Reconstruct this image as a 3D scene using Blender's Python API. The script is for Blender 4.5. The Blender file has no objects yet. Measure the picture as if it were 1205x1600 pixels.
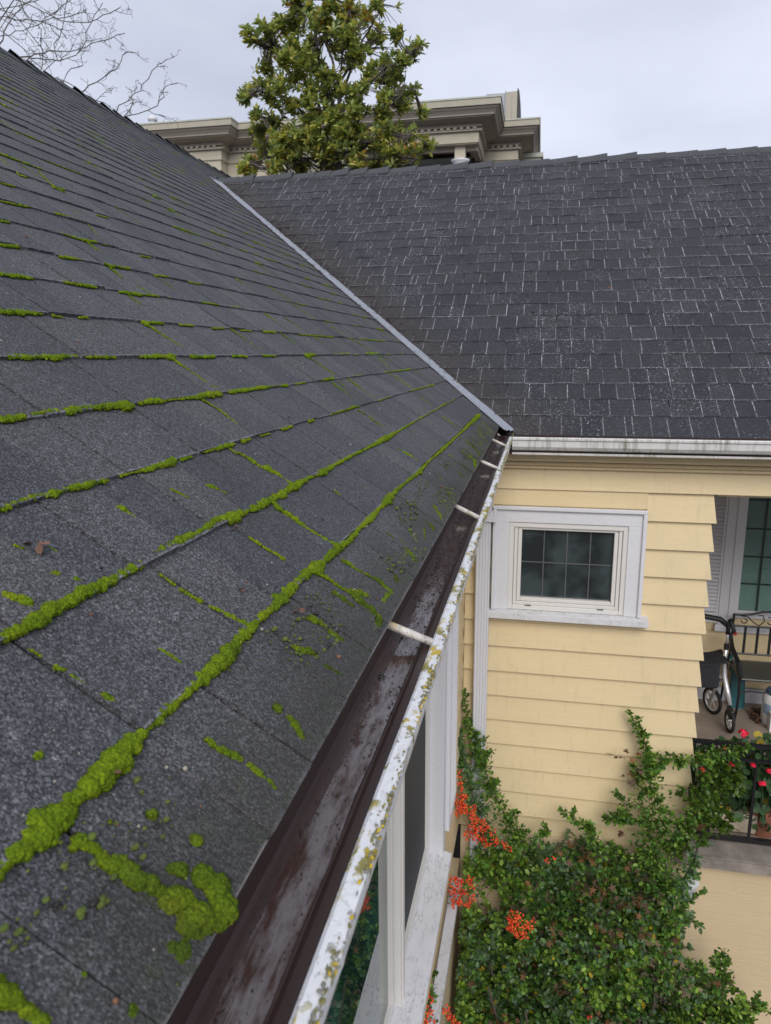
import bpy, math, random
import numpy as np
from mathutils import Vector, Matrix, noise as mnoise
S = bpy.context.scene
COL = S.collection
random.seed(7); RNG = np.random.default_rng(11)
R = math.radians

# ------------------------------------------------------------------ camera
FPX = 1140.0
RX = Vector((0.97906714, 0.2034366, -0.00641021)); UX = Vector((-0.03690048, 0.2083847, 0.97735059)); FX = Vector((-0.20016468, 0.9566553, -0.21152952))
cd = bpy.data.cameras.new('camera'); cam = bpy.data.objects.new('camera', cd); COL.objects.link(cam)
cd.sensor_fit = 'VERTICAL'; cd.sensor_height = 36; cd.lens = FPX/1600*36
cd.clip_start = .02; cd.clip_end = 2000
cam.matrix_world = Matrix(((RX.x, UX.x, -FX.x, 0), (RX.y, UX.y, -FX.y, 0), (RX.z, UX.z, -FX.z, 0), (0, 0, 0, 1)))
cd.dof.use_dof = True; cd.dof.focus_distance = 1.9; cd.dof.aperture_fstop = 11
S.camera = cam
# ------------------------------------------------------------------ overcast sky
w = bpy.data.worlds.new('World'); S.world = w; w.use_nodes = True
nt = w.node_tree; nt.nodes.clear()
wo = nt.nodes.new('ShaderNodeOutputWorld'); mixs = nt.nodes.new('ShaderNodeMixShader')
b1 = nt.nodes.new('ShaderNodeBackground'); b2 = nt.nodes.new('ShaderNodeBackground')
sky = nt.nodes.new('ShaderNodeTexSky'); sky.sky_type = 'NISHITA'; sky.sun_disc = False
SUN_EL, SUN_AZ = R(36), R(165)
sky.sun_elevation = SUN_EL; sky.sun_rotation = SUN_AZ
b1.inputs[1].default_value = .08
nt.links.new(sky.outputs[0], b1.inputs[0])
tc = nt.nodes.new('ShaderNodeTexCoord'); mp = nt.nodes.new('ShaderNodeMapping'); mp.inputs['Scale'].default_value = (1, 1, 2.6)
nz = nt.nodes.new('ShaderNodeTexNoise'); nz.inputs['Scale'].default_value = 2.2; nz.inputs['Detail'].default_value = 5; nz.inputs['Roughness'].default_value = .45
cr = nt.nodes.new('ShaderNodeValToRGB')
cr.color_ramp.elements[0].position = .36; cr.color_ramp.elements[0].color = (.385, .41, .495, 1)
cr.color_ramp.elements[1].position = .72; cr.color_ramp.elements[1].color = (.60, .63, .72, 1)
nt.links.new(tc.outputs['Generated'], mp.inputs[0]); nt.links.new(mp.outputs[0], nz.inputs[0]); nt.links.new(nz.outputs[0], cr.inputs[0])
nt.links.new(cr.outputs[0], b2.inputs[0]); b2.inputs[1].default_value = 1.0
mixs.inputs[0].default_value = .93
nt.links.new(b1.outputs[0], mixs.inputs[1]); nt.links.new(b2.outputs[0], mixs.inputs[2]); nt.links.new(mixs.outputs[0], wo.inputs[0])
sd = bpy.data.lights.new('sun', 'SUN'); sun = bpy.data.objects.new('sun', sd); COL.objects.link(sun)
sd.energy = 1.5; sd.angle = R(35); sd.color = (1, .96, .9)
# direction towards the sun, matching the sky texture's rotation
sv = Vector((math.sin(SUN_AZ)*math.cos(SUN_EL), math.cos(SUN_AZ)*math.cos(SUN_EL), math.sin(SUN_EL)))
sun.rotation_euler = sv.to_track_quat('Z', 'Y').to_euler()
S.view_settings.view_transform = 'Standard'; S.view_settings.look = 'None'; S.view_settings.gamma = 1; S.view_settings.use_curve_mapping = False
S.view_settings.exposure = 0.62
S.render.engine = 'CYCLES'

# ------------------------------------------------------------------ node helper
class NB:
    def __init__(s, name):
        s.m = bpy.data.materials.new(name); s.m.use_nodes = True; s.t = s.m.node_tree
        s.b = s.t.nodes['Principled BSDF']; s.out = s.t.nodes['Material Output']
        s.pos = s.t.nodes.new('ShaderNodeNewGeometry').outputs['Position']
    def link(s, a, b): s.t.links.new(a, b)
    def val(s, sock, v):
        if hasattr(v, 'node'): s.link(v, sock)
        else: sock.default_value = v
    def map(s, scale, rot=(0, 0, 0), vec=None):
        n = s.t.nodes.new('ShaderNodeMapping'); n.inputs['Scale'].default_value = scale; n.inputs['Rotation'].default_value = rot
        s.link(vec or s.pos, n.inputs[0]); return n.outputs[0]
    def noise(s, scale, detail=3, rough=.5, vec=None, col=False):
        n = s.t.nodes.new('ShaderNodeTexNoise'); n.inputs['Scale'].default_value = scale; n.inputs['Detail'].default_value = detail; n.inputs['Roughness'].default_value = rough
        s.link(vec or s.pos, n.inputs['Vector']); return n.outputs['Color' if col else 'Fac']
    def vor(s, scale, out='Distance', feat='F1', vec=None):
        n = s.t.nodes.new('ShaderNodeTexVoronoi'); n.feature = feat; n.inputs['Scale'].default_value = scale
        s.link(vec or s.pos, n.inputs['Vector']); return n.outputs[out]
    def ramp(s, fac, stops, interp='LINEAR'):
        n = s.t.nodes.new('ShaderNodeValToRGB'); cr = n.color_ramp; cr.interpolation = interp
        while len(cr.elements) < len(stops): cr.elements.new(.5)
        for e, (p, c) in zip(cr.elements, stops):
            e.position = p; e.color = (c, c, c, 1) if isinstance(c, (int, float)) else (*c, 1)
        s.link(fac, n.inputs[0]); return n.outputs[0]
    def mix(s, f, a, b, mode='MIX'):
        n = s.t.nodes.new('ShaderNodeMix'); n.data_type = 'RGBA'; n.blend_type = mode
        s.val(n.inputs[0], f)
        for k, v in ((6, a), (7, b)):
            if hasattr(v, 'node'): s.link(v, n.inputs[k])
            else: n.inputs[k].default_value = (*v, 1) if len(v) == 3 else v
        return n.outputs[2]
    def math(s, op, a, b=0., c=0.):
        n = s.t.nodes.new('ShaderNodeMath'); n.operation = op
        s.val(n.inputs[0], a); s.val(n.inputs[1], b); s.val(n.inputs[2], c); return n.outputs[0]
    def sep(s, v=None):
        n = s.t.nodes.new('ShaderNodeSeparateXYZ'); s.link(v or s.pos, n.inputs[0]); return n.outputs
    def attr(s, name, out='Fac'):
        n = s.t.nodes.new('ShaderNodeAttribute'); n.attribute_name = name; return n.outputs[out]
    def step(s, x, a, b):
        n = s.t.nodes.new('ShaderNodeMapRange'); n.interpolation_type = 'SMOOTHSTEP'
        s.val(n.inputs[0], x); n.inputs[1].default_value = a; n.inputs[2].default_value = b; return n.outputs[0]
    def bump(s, h, strength=.3, dist=.01, normal=None):
        n = s.t.nodes.new('ShaderNodeBump'); n.inputs['Strength'].default_value = strength; n.inputs['Distance'].default_value = dist
        s.link(h, n.inputs['Height'])
        if normal: s.link(normal, n.inputs['Normal'])
        return n.outputs[0]
    def done(s, color=None, rough=.6, normal=None, spec=None, **k):
        if color is not None: s.val(s.b.inputs['Base Color'], (*color, 1) if isinstance(color, tuple) else color)
        s.val(s.b.inputs['Roughness'], rough)
        if normal: s.link(normal, s.b.inputs['Normal'])
        if spec is not None: s.b.inputs['Specular IOR Level'].default_value = spec
        for a, v in k.items(): s.val(s.b.inputs[a.replace('_', ' ')], v)
        return s.m
def plain(name, c, rough=.5, var=.12, scale=30, spec=None, bump=0, **k):
    n = NB(name); f = n.noise(scale, 4, .6)
    col = n.mix(n.ramp(f, [(.3, 0), (.7, 1)]), tuple(x*(1-var) for x in c), tuple(min(1, x*(1+var)) for x in c))
    return n.done(col, rough, n.bump(f, bump, .003) if bump else None, spec, **k)

# ------------------------------------------------------------------ materials
def mat_shingle(name, lo, hi, line, patch, brownish, joint):
    n = NB(name)
    g = n.vor(520, 'Color'); gs = n.sep(g)[0]
    g2 = n.noise(330, 2, .8)
    f = n.math('MULTIPLY_ADD', gs, .62, n.math('MULTIPLY', g2, .38))
    col = n.ramp(f, [(.1, tuple(x*.35 for x in lo)), (.40, lo), (.70, hi), (.90, tuple(min(1, x*2.2) for x in hi))])
    big = n.noise(1.3, 4, .6); col = n.mix(n.ramp(big, [(.3, .35), (.7, 0)]), col, (.022, .022, .024))
    med = n.noise(9, 3, .6); col = n.mix(n.ramp(med, [(.45, 0), (.75, .22)]), col, brownish)
    tint = n.attr('tint'); col = n.mix(1.0, col, n.ramp(tint, [(0, (.82, .83, .88)), (1, (1.14, 1.12, 1.10))]), 'MULTIPLY')
    # pale efflorescence along the joints and in patches
    uv = n.t.nodes.new('ShaderNodeUVMap'); uv.uv_map = 'UVMap'; us = n.sep(uv.outputs[0]); tw = n.attr('tabw')
    wob = n.math('MULTIPLY', n.math('SUBTRACT', n.noise(60, 3), .5), .006)
    e = n.math('MINIMUM', n.math('ADD', us[0], wob), n.math('SUBTRACT', n.math('ADD', tw, 0.0), n.math('ADD', us[0], wob)))
    lu = n.math('MULTIPLY', n.math('SUBTRACT', 1, n.step(e, .0008, .0034)), joint)
    lv = n.math('MULTIPLY', n.math('SUBTRACT', 1, n.step(n.math('ADD', us[1], wob), .001, .004)), .38)
    pick = n.ramp(n.noise(5, 4, .8), [(.36, .2), (.56, 1)])
    grit = n.ramp(n.noise(110, 3, .8), [(.44, .05), (.54, 1)])
    m1 = n.math('MULTIPLY', n.math('MULTIPLY', n.math('MAXIMUM', lu, lv), pick), n.math('MULTIPLY', grit, line))
    spots = n.math('MULTIPLY', n.ramp(n.noise(3.1, 3, .6), [(.46, .15), (.60, 1)]), n.ramp(n.noise(95, 3, .75), [(.60, 0), (.67, 1)]))
    m2 = n.math('MULTIPLY', n.math('MULTIPLY', spots, patch), n.ramp(n.noise(260, 1), [(.4, .2), (.6, 1)]))
    col = n.mix(n.math('MINIMUM', n.math('ADD', m1, m2), 1), col, (.62, .63, .67))
    n.col = col
    return n
nA = mat_shingle('old_asphalt_shingle', (.050, .0515, .057), (.125, .128, .140), .6, .25, (.065, .062, .058), .16)
# grime and algae creeping up from the wet eave
xa = nA.math('MULTIPLY', nA.sep()[0], -1)
near = nA.math('SUBTRACT', 1, nA.step(nA.math('ADD', xa, nA.math('MULTIPLY', nA.math('SUBTRACT', nA.noise(7, 4, .7), .5), .22)), .20, .36))
colA = nA.mix(nA.math('MULTIPLY', near, .62), nA.col, (.030, .029, .022))
alg = nA.math('MULTIPLY', near, nA.ramp(nA.noise(28, 4, .7), [(.52, 0), (.68, .6)]))
colA = nA.mix(alg, colA, (.045, .055, .018))
hA = nA.math('ADD', nA.vor(430), nA.math('MULTIPLY', nA.noise(22, 3), .25))
M_SA = nA.done(colA, .82, nA.bump(hA, .75, .0022), .35)
nB = mat_shingle('laminated_shingle', (.019, .020, .025), (.052, .055, .066), 1.0, 1.3, (.038, .037, .039), 1.0)
# brown leaf stain running down beside the valley
sx = nB.sep(); dv = nB.math('ADD', sx[0], nB.math('MULTIPLY', nB.math('SUBTRACT', nB.math('MULTIPLY', sx[1], .64), 2.597), 1/.685))
dv = nB.math('ADD', dv, nB.math('MULTIPLY', nB.math('SUBTRACT', nB.noise(6, 4, .7), .5), .7))
st = nB.math('MULTIPLY', nB.math('SUBTRACT', 1, nB.step(dv, .05, .5)), nB.ramp(nB.noise(26, 4, .7), [(.35, .25), (.6, .8)]))
colB = nB.mix(st, nB.col, (.050, .042, .038))
hB = nB.math('ADD', nB.vor(430), nB.math('MULTIPLY', nB.noise(30, 3), .8))
M_SB = nB.done(colB, .82, nB.bump(hB, .7, .0022), .35)
M_FELT = plain('roof_underlay', (.012, .012, .013), .9)
M_CAP = plain('ridge_cap_shingle', (.05, .052, .058), .75, .35, 60, bump=.4)

def mat_moss():
    n = NB('moss_green'); f = n.noise(16, 4, .6); f2 = n.vor(420)
    f = n.math('ADD', n.math('MULTIPLY', f, .6), n.math('MULTIPLY', n.noise(75, 4, .7), .4))
    c = n.ramp(f, [(.34, (.07, .085, .012)), (.40, (.15, .24, .010)), (.56, (.26, .37, .014)), (.66, (.36, .40, .02)), (.8, (.30, .24, .05))])
    c = n.mix(n.ramp(f2, [(.1, .0), (.6, .55)]), c, (.04, .07, .006))
    dk = n.step(n.math('MULTIPLY', n.sep()[0], -1), .24, .34)
    c = n.mix(n.math('MULTIPLY', n.math('SUBTRACT', 1, dk), n.ramp(n.noise(9, 2), [(.4, .2), (.6, .85)])), c, (.038, .062, .012))
    h = n.math('ADD', n.math('MULTIPLY', n.noise(380, 2, .8), 1.0), n.math('MULTIPLY', n.vor(300), -.8))
    return n.done(c, .95, n.bump(h, 1.0, .004), .1)
M_MOSS = mat_moss()
M_TIP = plain('moss_shoot_tips', (.37, .48, .04), .9, .35, 30)
def mat_siding():
    n = NB('cream_siding_paint')
    v = n.map((1, 1, 9)); g = n.noise(6, 4, .6, v); dirt = n.ramp(n.noise(2.2, 5, .65), [(.35, 0), (.75, 1)])
    c = n.mix(g, (.67, .535, .318), (.745, .605, .370)); c = n.mix(n.math('MULTIPLY', dirt, .35), c, (.57, .47, .31))
    sp = n.ramp(n.noise(34, 4, .7), [(.67, 0), (.74, .4)]); c = n.mix(sp, c, (.36, .27, .16)); dr = n.ramp(n.noise(4, 4, .7, n.map((7, 7, .7))), [(.55, 0), (.75, .38)]); c = n.mix(dr, c, (.46, .37, .24))
    crack = n.noise(14, 5, .75, n.map((1.2, 1.2, 7)))
    return n.done(c, .42, n.bump(crack, .28, .005), .35)
M_SID = mat_siding()
def mat_conc_paint():
    n = NB('painted_board_formed_concrete')
    v = n.map((.35, .35, 5)); g = n.noise(5, 5, .7, v); big = n.noise(3, 5, .7)
    c = n.mix(big, (.56, .44, .28), (.66, .52, .33)); c = n.mix(n.ramp(n.noise(9, 5, .8), [(.62, 0), (.8, .5)]), c, (.36, .30, .22))
    h = n.math('ADD', n.ramp(g, [(.42, 0), (.5, 1)]), n.math('MULTIPLY', n.noise(60, 3), .25))
    return n.done(c, .6, n.bump(h, .16, .008), .3)
M_CONCP = mat_conc_paint()
def mat_white(name, base, crack=0, streak=0, lichen=0, crackscale=22, crackmap=(1, .3, 1)):
    n = NB(name); f = n.noise(9, 4, .6)
    c = n.mix(f, tuple(x*.93 for x in base), base); h = n.noise(80, 3)
    if crack:
        v = n.map(crackmap); e = n.math('ABSOLUTE', n.math('SUBTRACT', n.noise(crackscale, 5, .75, v), .5))
        k = n.math('MULTIPLY', n.math('SUBTRACT', 1, n.step(e, .0, .026)), n.ramp(n.noise(7, 3, .6), [(.42, 0), (.60, crack)]))
        c = n.mix(k, c, (.25, .24, .22)); h = n.math('SUBTRACT', h, n.math('MULTIPLY', k, 2))
    if streak:
        v = n.map((14, 14, .9)); s_ = n.ramp(n.noise(3, 4, .7, v), [(.46, 0), (.68, streak)])
        reg = n.ramp(n.noise(2.6, 2), [(.4, .25), (.6, 1)])
        c = n.mix(n.math('MULTIPLY', s_, reg), c, (.16, .165, .11))
    if lichen:
        v = n.map((1, .55, 1)); p = n.ramp(n.noise(46, 4, .65, v), [(.52, 0), (.57, 1)]); q = n.ramp(n.noise(17, 3), [(.42, 0), (.5, 1)])
        hue = n.ramp(n.noise(23, 2), [(.38, (.20, .18, .06)), (.5, (.30, .26, .07)), (.62, (.45, .33, .03))])
        c = n.mix(n.math('MULTIPLY', n.math('MULTIPLY', p, q), lichen), c, hue)
        d = n.ramp(n.noise(70, 4, .7, v), [(.6, 0), (.66, 1)]); c = n.mix(n.math('MULTIPLY', d, .7), c, (.16, .14, .11))
        h = n.math('ADD', h, n.math('MULTIPLY', p, 2))
    return n.done(c, .4 if not crack else .6, n.bump(h, .35, .003), .4)
M_WHITE = mat_white('white_trim_paint', (.66, .66, .70))
M_WWOOD = mat_white('weathered_white_wood', (.66, .66, .68), crack=.6)
M_WPEEL = mat_white('flaking_white_paint', (.66, .66, .69), crack=.13, crackscale=11)
M_GFACE = mat_white('streaked_white_gutter', (.62, .61, .60), streak=.85)
M_LIP = mat_white('lichen_white_gutter_lip', (.66, .67, .69), crack=.3, lichen=1, crackscale=60)
M_TUBE = mat_white('dirty_white_ferrule', (.62, .58, .54), streak=.5, lichen=.5)
M_VINYL = mat_white('vinyl_window', (.68, .66, .63))
def mat_valley():
    n = NB('galvanised_valley'); f = n.noise(25, 4, .6)
    c = n.mix(f, (.19, .205, .245), (.28, .30, .345)); d = n.ramp(n.noise(60, 4, .75), [(.56, 0), (.66, .8)])
    c = n.mix(d, c, (.10, .09, .08)); return n.done(c, .5, n.bump(f, .1, .003), .5)
M_VAL = mat_valley()
def mat_brown(name, wet):
    n = NB(name); v = n.map((9, .5, 9)); f = n.noise(14, 5, .7, v)
    c = n.mix(f, (.018, .010, .009), (.052, .029, .025)); g = n.ramp(n.noise(120, 4, .75), [(.6, 0), (.7, .8)])
    c = n.mix(g, c, (.010, .009, .008))
    h = n.noise(45, 4, .7); return n.done(c, wet, n.bump(h, .2, .002), .6)
M_BROWN = mat_brown('brown_gutter_enamel', .38)
def mat_water():
    n = NB('gutter_water'); v = n.map((1, .35, 1)); f = n.noise(18, 3, .6, v); h = n.math('ADD', f, n.math('MULTIPLY', n.ramp(n.noise(140, 3, .8), [(.58, 0), (.68, 1)]), .25))
    return n.done((.038, .020, .016), n.ramp(n.noise(60, 3), [(.5, .02), (.8, .12)]), n.bump(n.math('ADD', h, n.math('MULTIPLY', n.noise(30, 4, .7, n.map((9, .6, 1))), 1.2)), .25, .0016), .5, IOR=2.15, Specular_IOR_Level=n.ramp(n.noise(24, 4, .7, n.map((2.5, .5, 1))), [(.40, .03), (.58, .42)]))
M_WATER = mat_water()
M_SEDI = plain('black_leaf_silt', (.014, .012, .010), .55, .5, 90, bump=.6)
def mat_glass(name, base, rough=.02):
    n = NB(name); h = n.noise(3, 2); return n.done(n.mix(n.ramp(n.noise(5, 3), [(.42, 0), (.6, 1)]), base, tuple(x*2.6 for x in base)), rough, n.bump(h, .02, .01), .8)  # paler blotches in the base colour stand in for reflections and curtains
M_GLASS = mat_glass('dark_window_glass', (.018, .024, .026))
M_GLASSG = mat_glass('green_window_glass', (.010, .030, .026), .015)
M_SCREEN = plain('insect_screen', (.030, .033, .040), .7, .1)
M_MUNT = plain('grey_muntin', (.10, .10, .105), .5)
def mat_leaf(name, c, rough=.38, var=.5):
    n = NB(name); f = n.noise(13, 3, .6); a = n.attr('tint')
    col = n.mix(a, tuple(x*(1-var*.7) for x in c), tuple(x*(1+var) for x in c)); col = n.mix(n.ramp(f, [(.4, 0), (.7, .35)]), col, tuple(x*.55 for x in c))
    n.done(col, rough, None, .4); tr = n.t.nodes.new('ShaderNodeBsdfTranslucent'); n.link(n.mix(1.0, col, (1.3, 1.25, .7), 'MULTIPLY'), tr.inputs[0])
    mx = n.t.nodes.new('ShaderNodeMixShader'); mx.inputs[0].default_value = .36; n.link(n.b.outputs[0], mx.inputs[1]); n.link(tr.outputs[0], mx.inputs[2]); n.link(mx.outputs[0], n.out.inputs[0]); return n.m
LEAF = [mat_leaf('leaf_dark_green', (.055, .125, .030)), mat_leaf('leaf_green', (.11, .23, .04)), mat_leaf('leaf_bright_green', (.21, .33, .05)), mat_leaf('leaf_blue_green', (.135, .22, .115)), mat_leaf('leaf_yellow', (.45, .33, .02)), mat_leaf('leaf_brown_dead', (.18, .085, .035), .7)]
MAG = [mat_leaf('magnolia_leaf_green', (.27, .34, .10), .45), mat_leaf('magnolia_leaf_olive', (.42, .41, .11), .48), mat_leaf('magnolia_leaf_russet', (.46, .25, .05), .5), mat_leaf('magnolia_leaf_dark', (.17, .23, .085), .42), mat_leaf('magnolia_leaf_lime', (.48, .47, .11), .45)]
M_BARK = plain('grey_bark', (.085, .072, .062), .85, .35, 18, bump=.5)
M_TWIG = plain('brown_twig', (.075, .058, .046), .85, .35, 30)
M_BERRY = NB('orange_red_berry').done((.74, .075, .018), .28, None, .5)
M_PETAL = NB('crimson_petal').done((.75, .018, .06), .55, None, .3)
M_GER = [mat_leaf('geranium_leaf', (.055, .115, .045), .6, .35), mat_leaf('geranium_leaf_yellow', (.40, .30, .04), .6)]
M_DEAD = plain('dead_leaf', (.15, .075, .045), .75, .4, 60)
M_STUCCO = plain('beige_stucco', (.47, .43, .34), .85, .07, 3)
M_STUC2 = plain('taupe_cornice', (.345, .305, .265), .8, .07, 3)
M_STUC3 = plain('grey_beige_band', (.40, .37, .30), .8, .07, 3)
M_COPING = plain('pale_green_coping', (.42, .44, .38), .5, .1, 3)
M_DARKW = plain('dark_recess_glazing', (.035, .038, .038), .3, .2, 2)
M_METAL = plain('lilac_metal_roof', (.34, .35, .40), .45, .05, 3)
M_IRON = plain('black_iron', (.012, .012, .014), .4, .2, 60)
M_CONC = plain('weathered_concrete', (.23, .20, .175), .85, .35, 9, bump=.4)
M_PORCH = plain('porch_floor_concrete', (.25, .205, .17), .7, .18, 5, bump=.2)
M_SOIL = plain('dark_soil_and_litter', (.030, .022, .016), .95, .5, 14, bump=.9)
M_ALU = plain('silver_aluminium', (.68, .68, .70), .35, .05, 20, Metallic=.6)
M_BLACK = plain('black_plastic', (.014, .014, .016), .5)
M_RUB = plain('tyre_rubber', (.015, .015, .015), .8)
M_FAB = plain('black_fabric', (.025, .026, .034), .85)
M_RED = plain('red_plastic', (.5, .02, .03), .4); M_TEAL = plain('teal_plastic', (.012, .10, .12), .4)
M_BLUE = plain('blue_lid', (.03, .09, .22), .4); M_WPL = plain('white_plastic', (.70, .70, .72), .4)
M_TERRA = plain('terracotta', (.23, .085, .05), .8); M_TROUGH = plain('cream_trough', (.45, .38, .29), .7)
M_BLIND = plain('pale_blind', (.60, .68, .66), .6, .05); M_GREENM = plain('dark_green_muntin', (.015, .03, .028), .5)
M_SEAT = plain('dark_mesh_seat', (.05, .052, .042), .5); M_LABEL = plain('printed_label', (.25, .33, .45), .5)
M_BACKW = plain('interior_dark', (.03, .03, .03), .9)
def mat_clear():
    n = NB('porch_window_glass'); tr = n.t.nodes.new('ShaderNodeBsdfTransparent'); gl = n.t.nodes.new('ShaderNodeBsdfGlossy'); gl.inputs['Roughness'].default_value = .03
    tr.inputs[0].default_value = (.78, .86, .84, 1); mx = n.t.nodes.new('ShaderNodeMixShader'); fr = n.t.nodes.new('ShaderNodeFresnel'); fr.inputs[0].default_value = 1.6
    n.link(fr.outputs[0], mx.inputs[0]); n.link(tr.outputs[0], mx.inputs[1]); n.link(gl.outputs[0], mx.inputs[2]); n.link(mx.outputs[0], n.out.inputs[0]); return n.m
M_CLEAR = mat_clear()

# ------------------------------------------------------------------ geometry helpers
def offset_of(o):
    v = Vector((0, 0, 0))
    while o is not None: v += o.location; o = o.parent
    return v
def tag(o, label=None, cat=None, group=None, kind=None):
    if label: o['label'] = label
    if cat: o['category'] = cat
    if group: o['group'] = group
    if kind: o['kind'] = kind
    return o
def empty(name, loc, label=None, cat=None, group=None):
    o = bpy.data.objects.new(name, None); COL.objects.link(o); o.location = loc; o.empty_display_size = .1
    return tag(o, label, cat, group)
class MB:
    def __init__(s): s.v = []; s.f = []; s.mi = []; s.uv = None; s.fa = {}
    def add(s, vs, fs, m=0):
        b = len(s.v); s.v.extend([tuple(p) for p in vs]); s.f.extend([tuple(i+b for i in f) for f in fs]); s.mi.extend([m]*len(fs)); return s
    def box(s, x0, x1, y0, y1, z0, z1, m=0):
        v = [(x, y, z) for x in (x0, x1) for y in (y0, y1) for z in (z0, z1)]
        return s.add(v, [(0, 1, 3, 2), (4, 6, 7, 5), (0, 4, 5, 1), (2, 3, 7, 6), (0, 2, 6, 4), (1, 5, 7, 3)], m)
    def prism(s, poly, d, m=0):
        n = len(poly); P = [Vector(p) for p in poly]; d = Vector(d); v = P+[p+d for p in P]
        return s.add(v, [tuple(range(n))[::-1], tuple(range(n, 2*n))]+[(i, (i+1) % n, n+(i+1) % n, n+i) for i in range(n)], m)
    def tube(s, pts, r, n=6, m=0, cap=True):
        P = [Vector(p) for p in pts]; N = len(P)
        if not hasattr(r, '__len__'): r = [r]*N
        vs = []; up = None
        for i in range(N):
            t = (P[min(i+1, N-1)]-P[max(i-1, 0)]).normalized()
            if up is None: up = Vector((0, 0, 1)) if abs(t.z) < .9 else Vector((1, 0, 0))
            a = t.cross(up).normalized(); b = a.cross(t).normalized(); up = b
            for k in range(n):
                an = 2*math.pi*k/n; vs.append(P[i]+(a*math.cos(an)+b*math.sin(an))*r[i])
        fs = [(i*n+k, i*n+(k+1) % n, (i+1)*n+(k+1) % n, (i+1)*n+k) for i in range(N-1) for k in range(n)]
        if cap: fs += [tuple(range(n))[::-1], tuple((N-1)*n+k for k in range(n))]
        return s.add(vs, fs, m)
    def ring(s, c, ax, R0, r, n=24, k=8, m=0):
        c = Vector(c); ax = Vector(ax).normalized(); u = ax.orthogonal().normalized(); w_ = ax.cross(u); vs = []
        for i in range(n):
            a = 2*math.pi*i/n; d = u*math.cos(a)+w_*math.sin(a)
            for j in range(k):
                b = 2*math.pi*j/k; vs.append(c+d*(R0+r*math.cos(b))+ax*r*math.sin(b))
        return s.add(vs, [(i*k+j, ((i+1) % n)*k+j, ((i+1) % n)*k+(j+1) % k, i*k+(j+1) % k) for i in range(n) for j in range(k)], m)
    def lathe(s, c, prof, n=20, ax=(0, 0, 1), m=0):
        c = Vector(c); ax = Vector(ax).normalized(); u = ax.orthogonal().normalized(); w_ = ax.cross(u); vs = []; K = len(prof)
        for r_, h in prof:
            for i in range(n):
                a = 2*math.pi*i/n; vs.append(c+(u*math.cos(a)+w_*math.sin(a))*r_+ax*h)
        fs = [(j*n+i, j*n+(i+1) % n, (j+1)*n+(i+1) % n, (j+1)*n+i) for j in range(K-1) for i in range(n)]
        return s.add(vs, fs+[tuple(range(n))[::-1], tuple((K-1)*n+i for i in range(n))], m)
    def build(s, name, mats, parent=None, label=None, cat=None, group=None, kind=None, smooth=False, bevel=0, me=None):
        off = offset_of(parent)
        if not isinstance(mats, (list, tuple)): mats = [mats]
        me = bpy.data.meshes.new(name); V = np.asarray(s.v, float)-np.array(off)
        me.from_pydata(V.tolist(), [], s.f)
        for m in mats: me.materials.append(m)
        if len(mats) > 1: me.polygons.foreach_set('material_index', s.mi)
        if smooth: me.polygons.foreach_set('use_smooth', [True]*len(s.f))
        if s.uv is not None:
            ul = me.uv_layers.new(name='UVMap'); ul.data.foreach_set('uv', np.asarray(s.uv, np.float32).ravel())
        for k, a in s.fa.items():
            at = me.attributes.new(k, 'FLOAT', 'FACE'); at.data.foreach_set('value', np.asarray(a, np.float32))
        me.update()
        o = bpy.data.objects.new(name, me); COL.objects.link(o); o.parent = parent
        if bevel:
            b = o.modifiers.new('bevel', 'BEVEL'); b.width = bevel; b.segments = 2; b.limit_method = 'ANGLE'
        return tag(o, label, cat, group, kind)
def scatter(name, tv, tf, M3, T, mi, mats, parent=None, tint=None, smooth=False, **k):
    """many copies of one small template (leaves, berries, flakes) joined in one mesh; M3 (N,3,3) T (N,3)"""
    tv = np.asarray(tv, float); N = len(T); n = len(tv); off = np.array(offset_of(parent))
    V = (np.einsum('nij,kj->nki', M3, tv)+np.asarray(T)[:, None, :]).reshape(-1, 3)-off
    lf = [len(f) for f in tf]; flat = np.concatenate([np.asarray(f) for f in tf])
    L = (flat[None, :]+(np.arange(N)*n)[:, None]).ravel().astype(np.int32)
    tot = np.tile(lf, N).astype(np.int32); start = np.concatenate([[0], np.cumsum(tot)[:-1]]).astype(np.int32)
    me = bpy.data.meshes.new(name); me.vertices.add(N*n); me.vertices.foreach_set('co', V.ravel().astype(np.float32))
    me.loops.add(len(L)); me.loops.foreach_set('vertex_index', L)
    me.polygons.add(len(tot)); me.polygons.foreach_set('loop_start', start); me.polygons.foreach_set('loop_total', tot)
    for m in mats: me.materials.append(m)
    me.polygons.foreach_set('material_index', np.repeat(np.asarray(mi, np.int32), len(tf)))
    if smooth: me.polygons.foreach_set('use_smooth', np.ones(len(tot), bool))
    me.update(calc_edges=True)
    at = me.attributes.new('tint', 'FLOAT', 'FACE'); tn = RNG.random(N) if tint is None else tint
    at.data.foreach_set('value', np.repeat(np.asarray(tn, np.float32), len(tf)))
    me.validate()
    o = bpy.data.objects.new(name, me); COL.objects.link(o); o.parent = parent
    return tag(o, **k)
def frames(D, spin=None):
    """orthonormal frames whose local Y axis is D; local Z is the leaf's upper side"""
    D = np.asarray(D, float); D = D/np.linalg.norm(D, axis=1, keepdims=True); N = len(D)
    up = np.tile([0, 0, 1.], (N, 1))+RNG.normal(0, .45, (N, 3)); X = np.cross(D, up); X /= np.linalg.norm(X, axis=1, keepdims=True); Z = np.cross(X, D)
    return np.stack([X, D, Z], 2)
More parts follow.
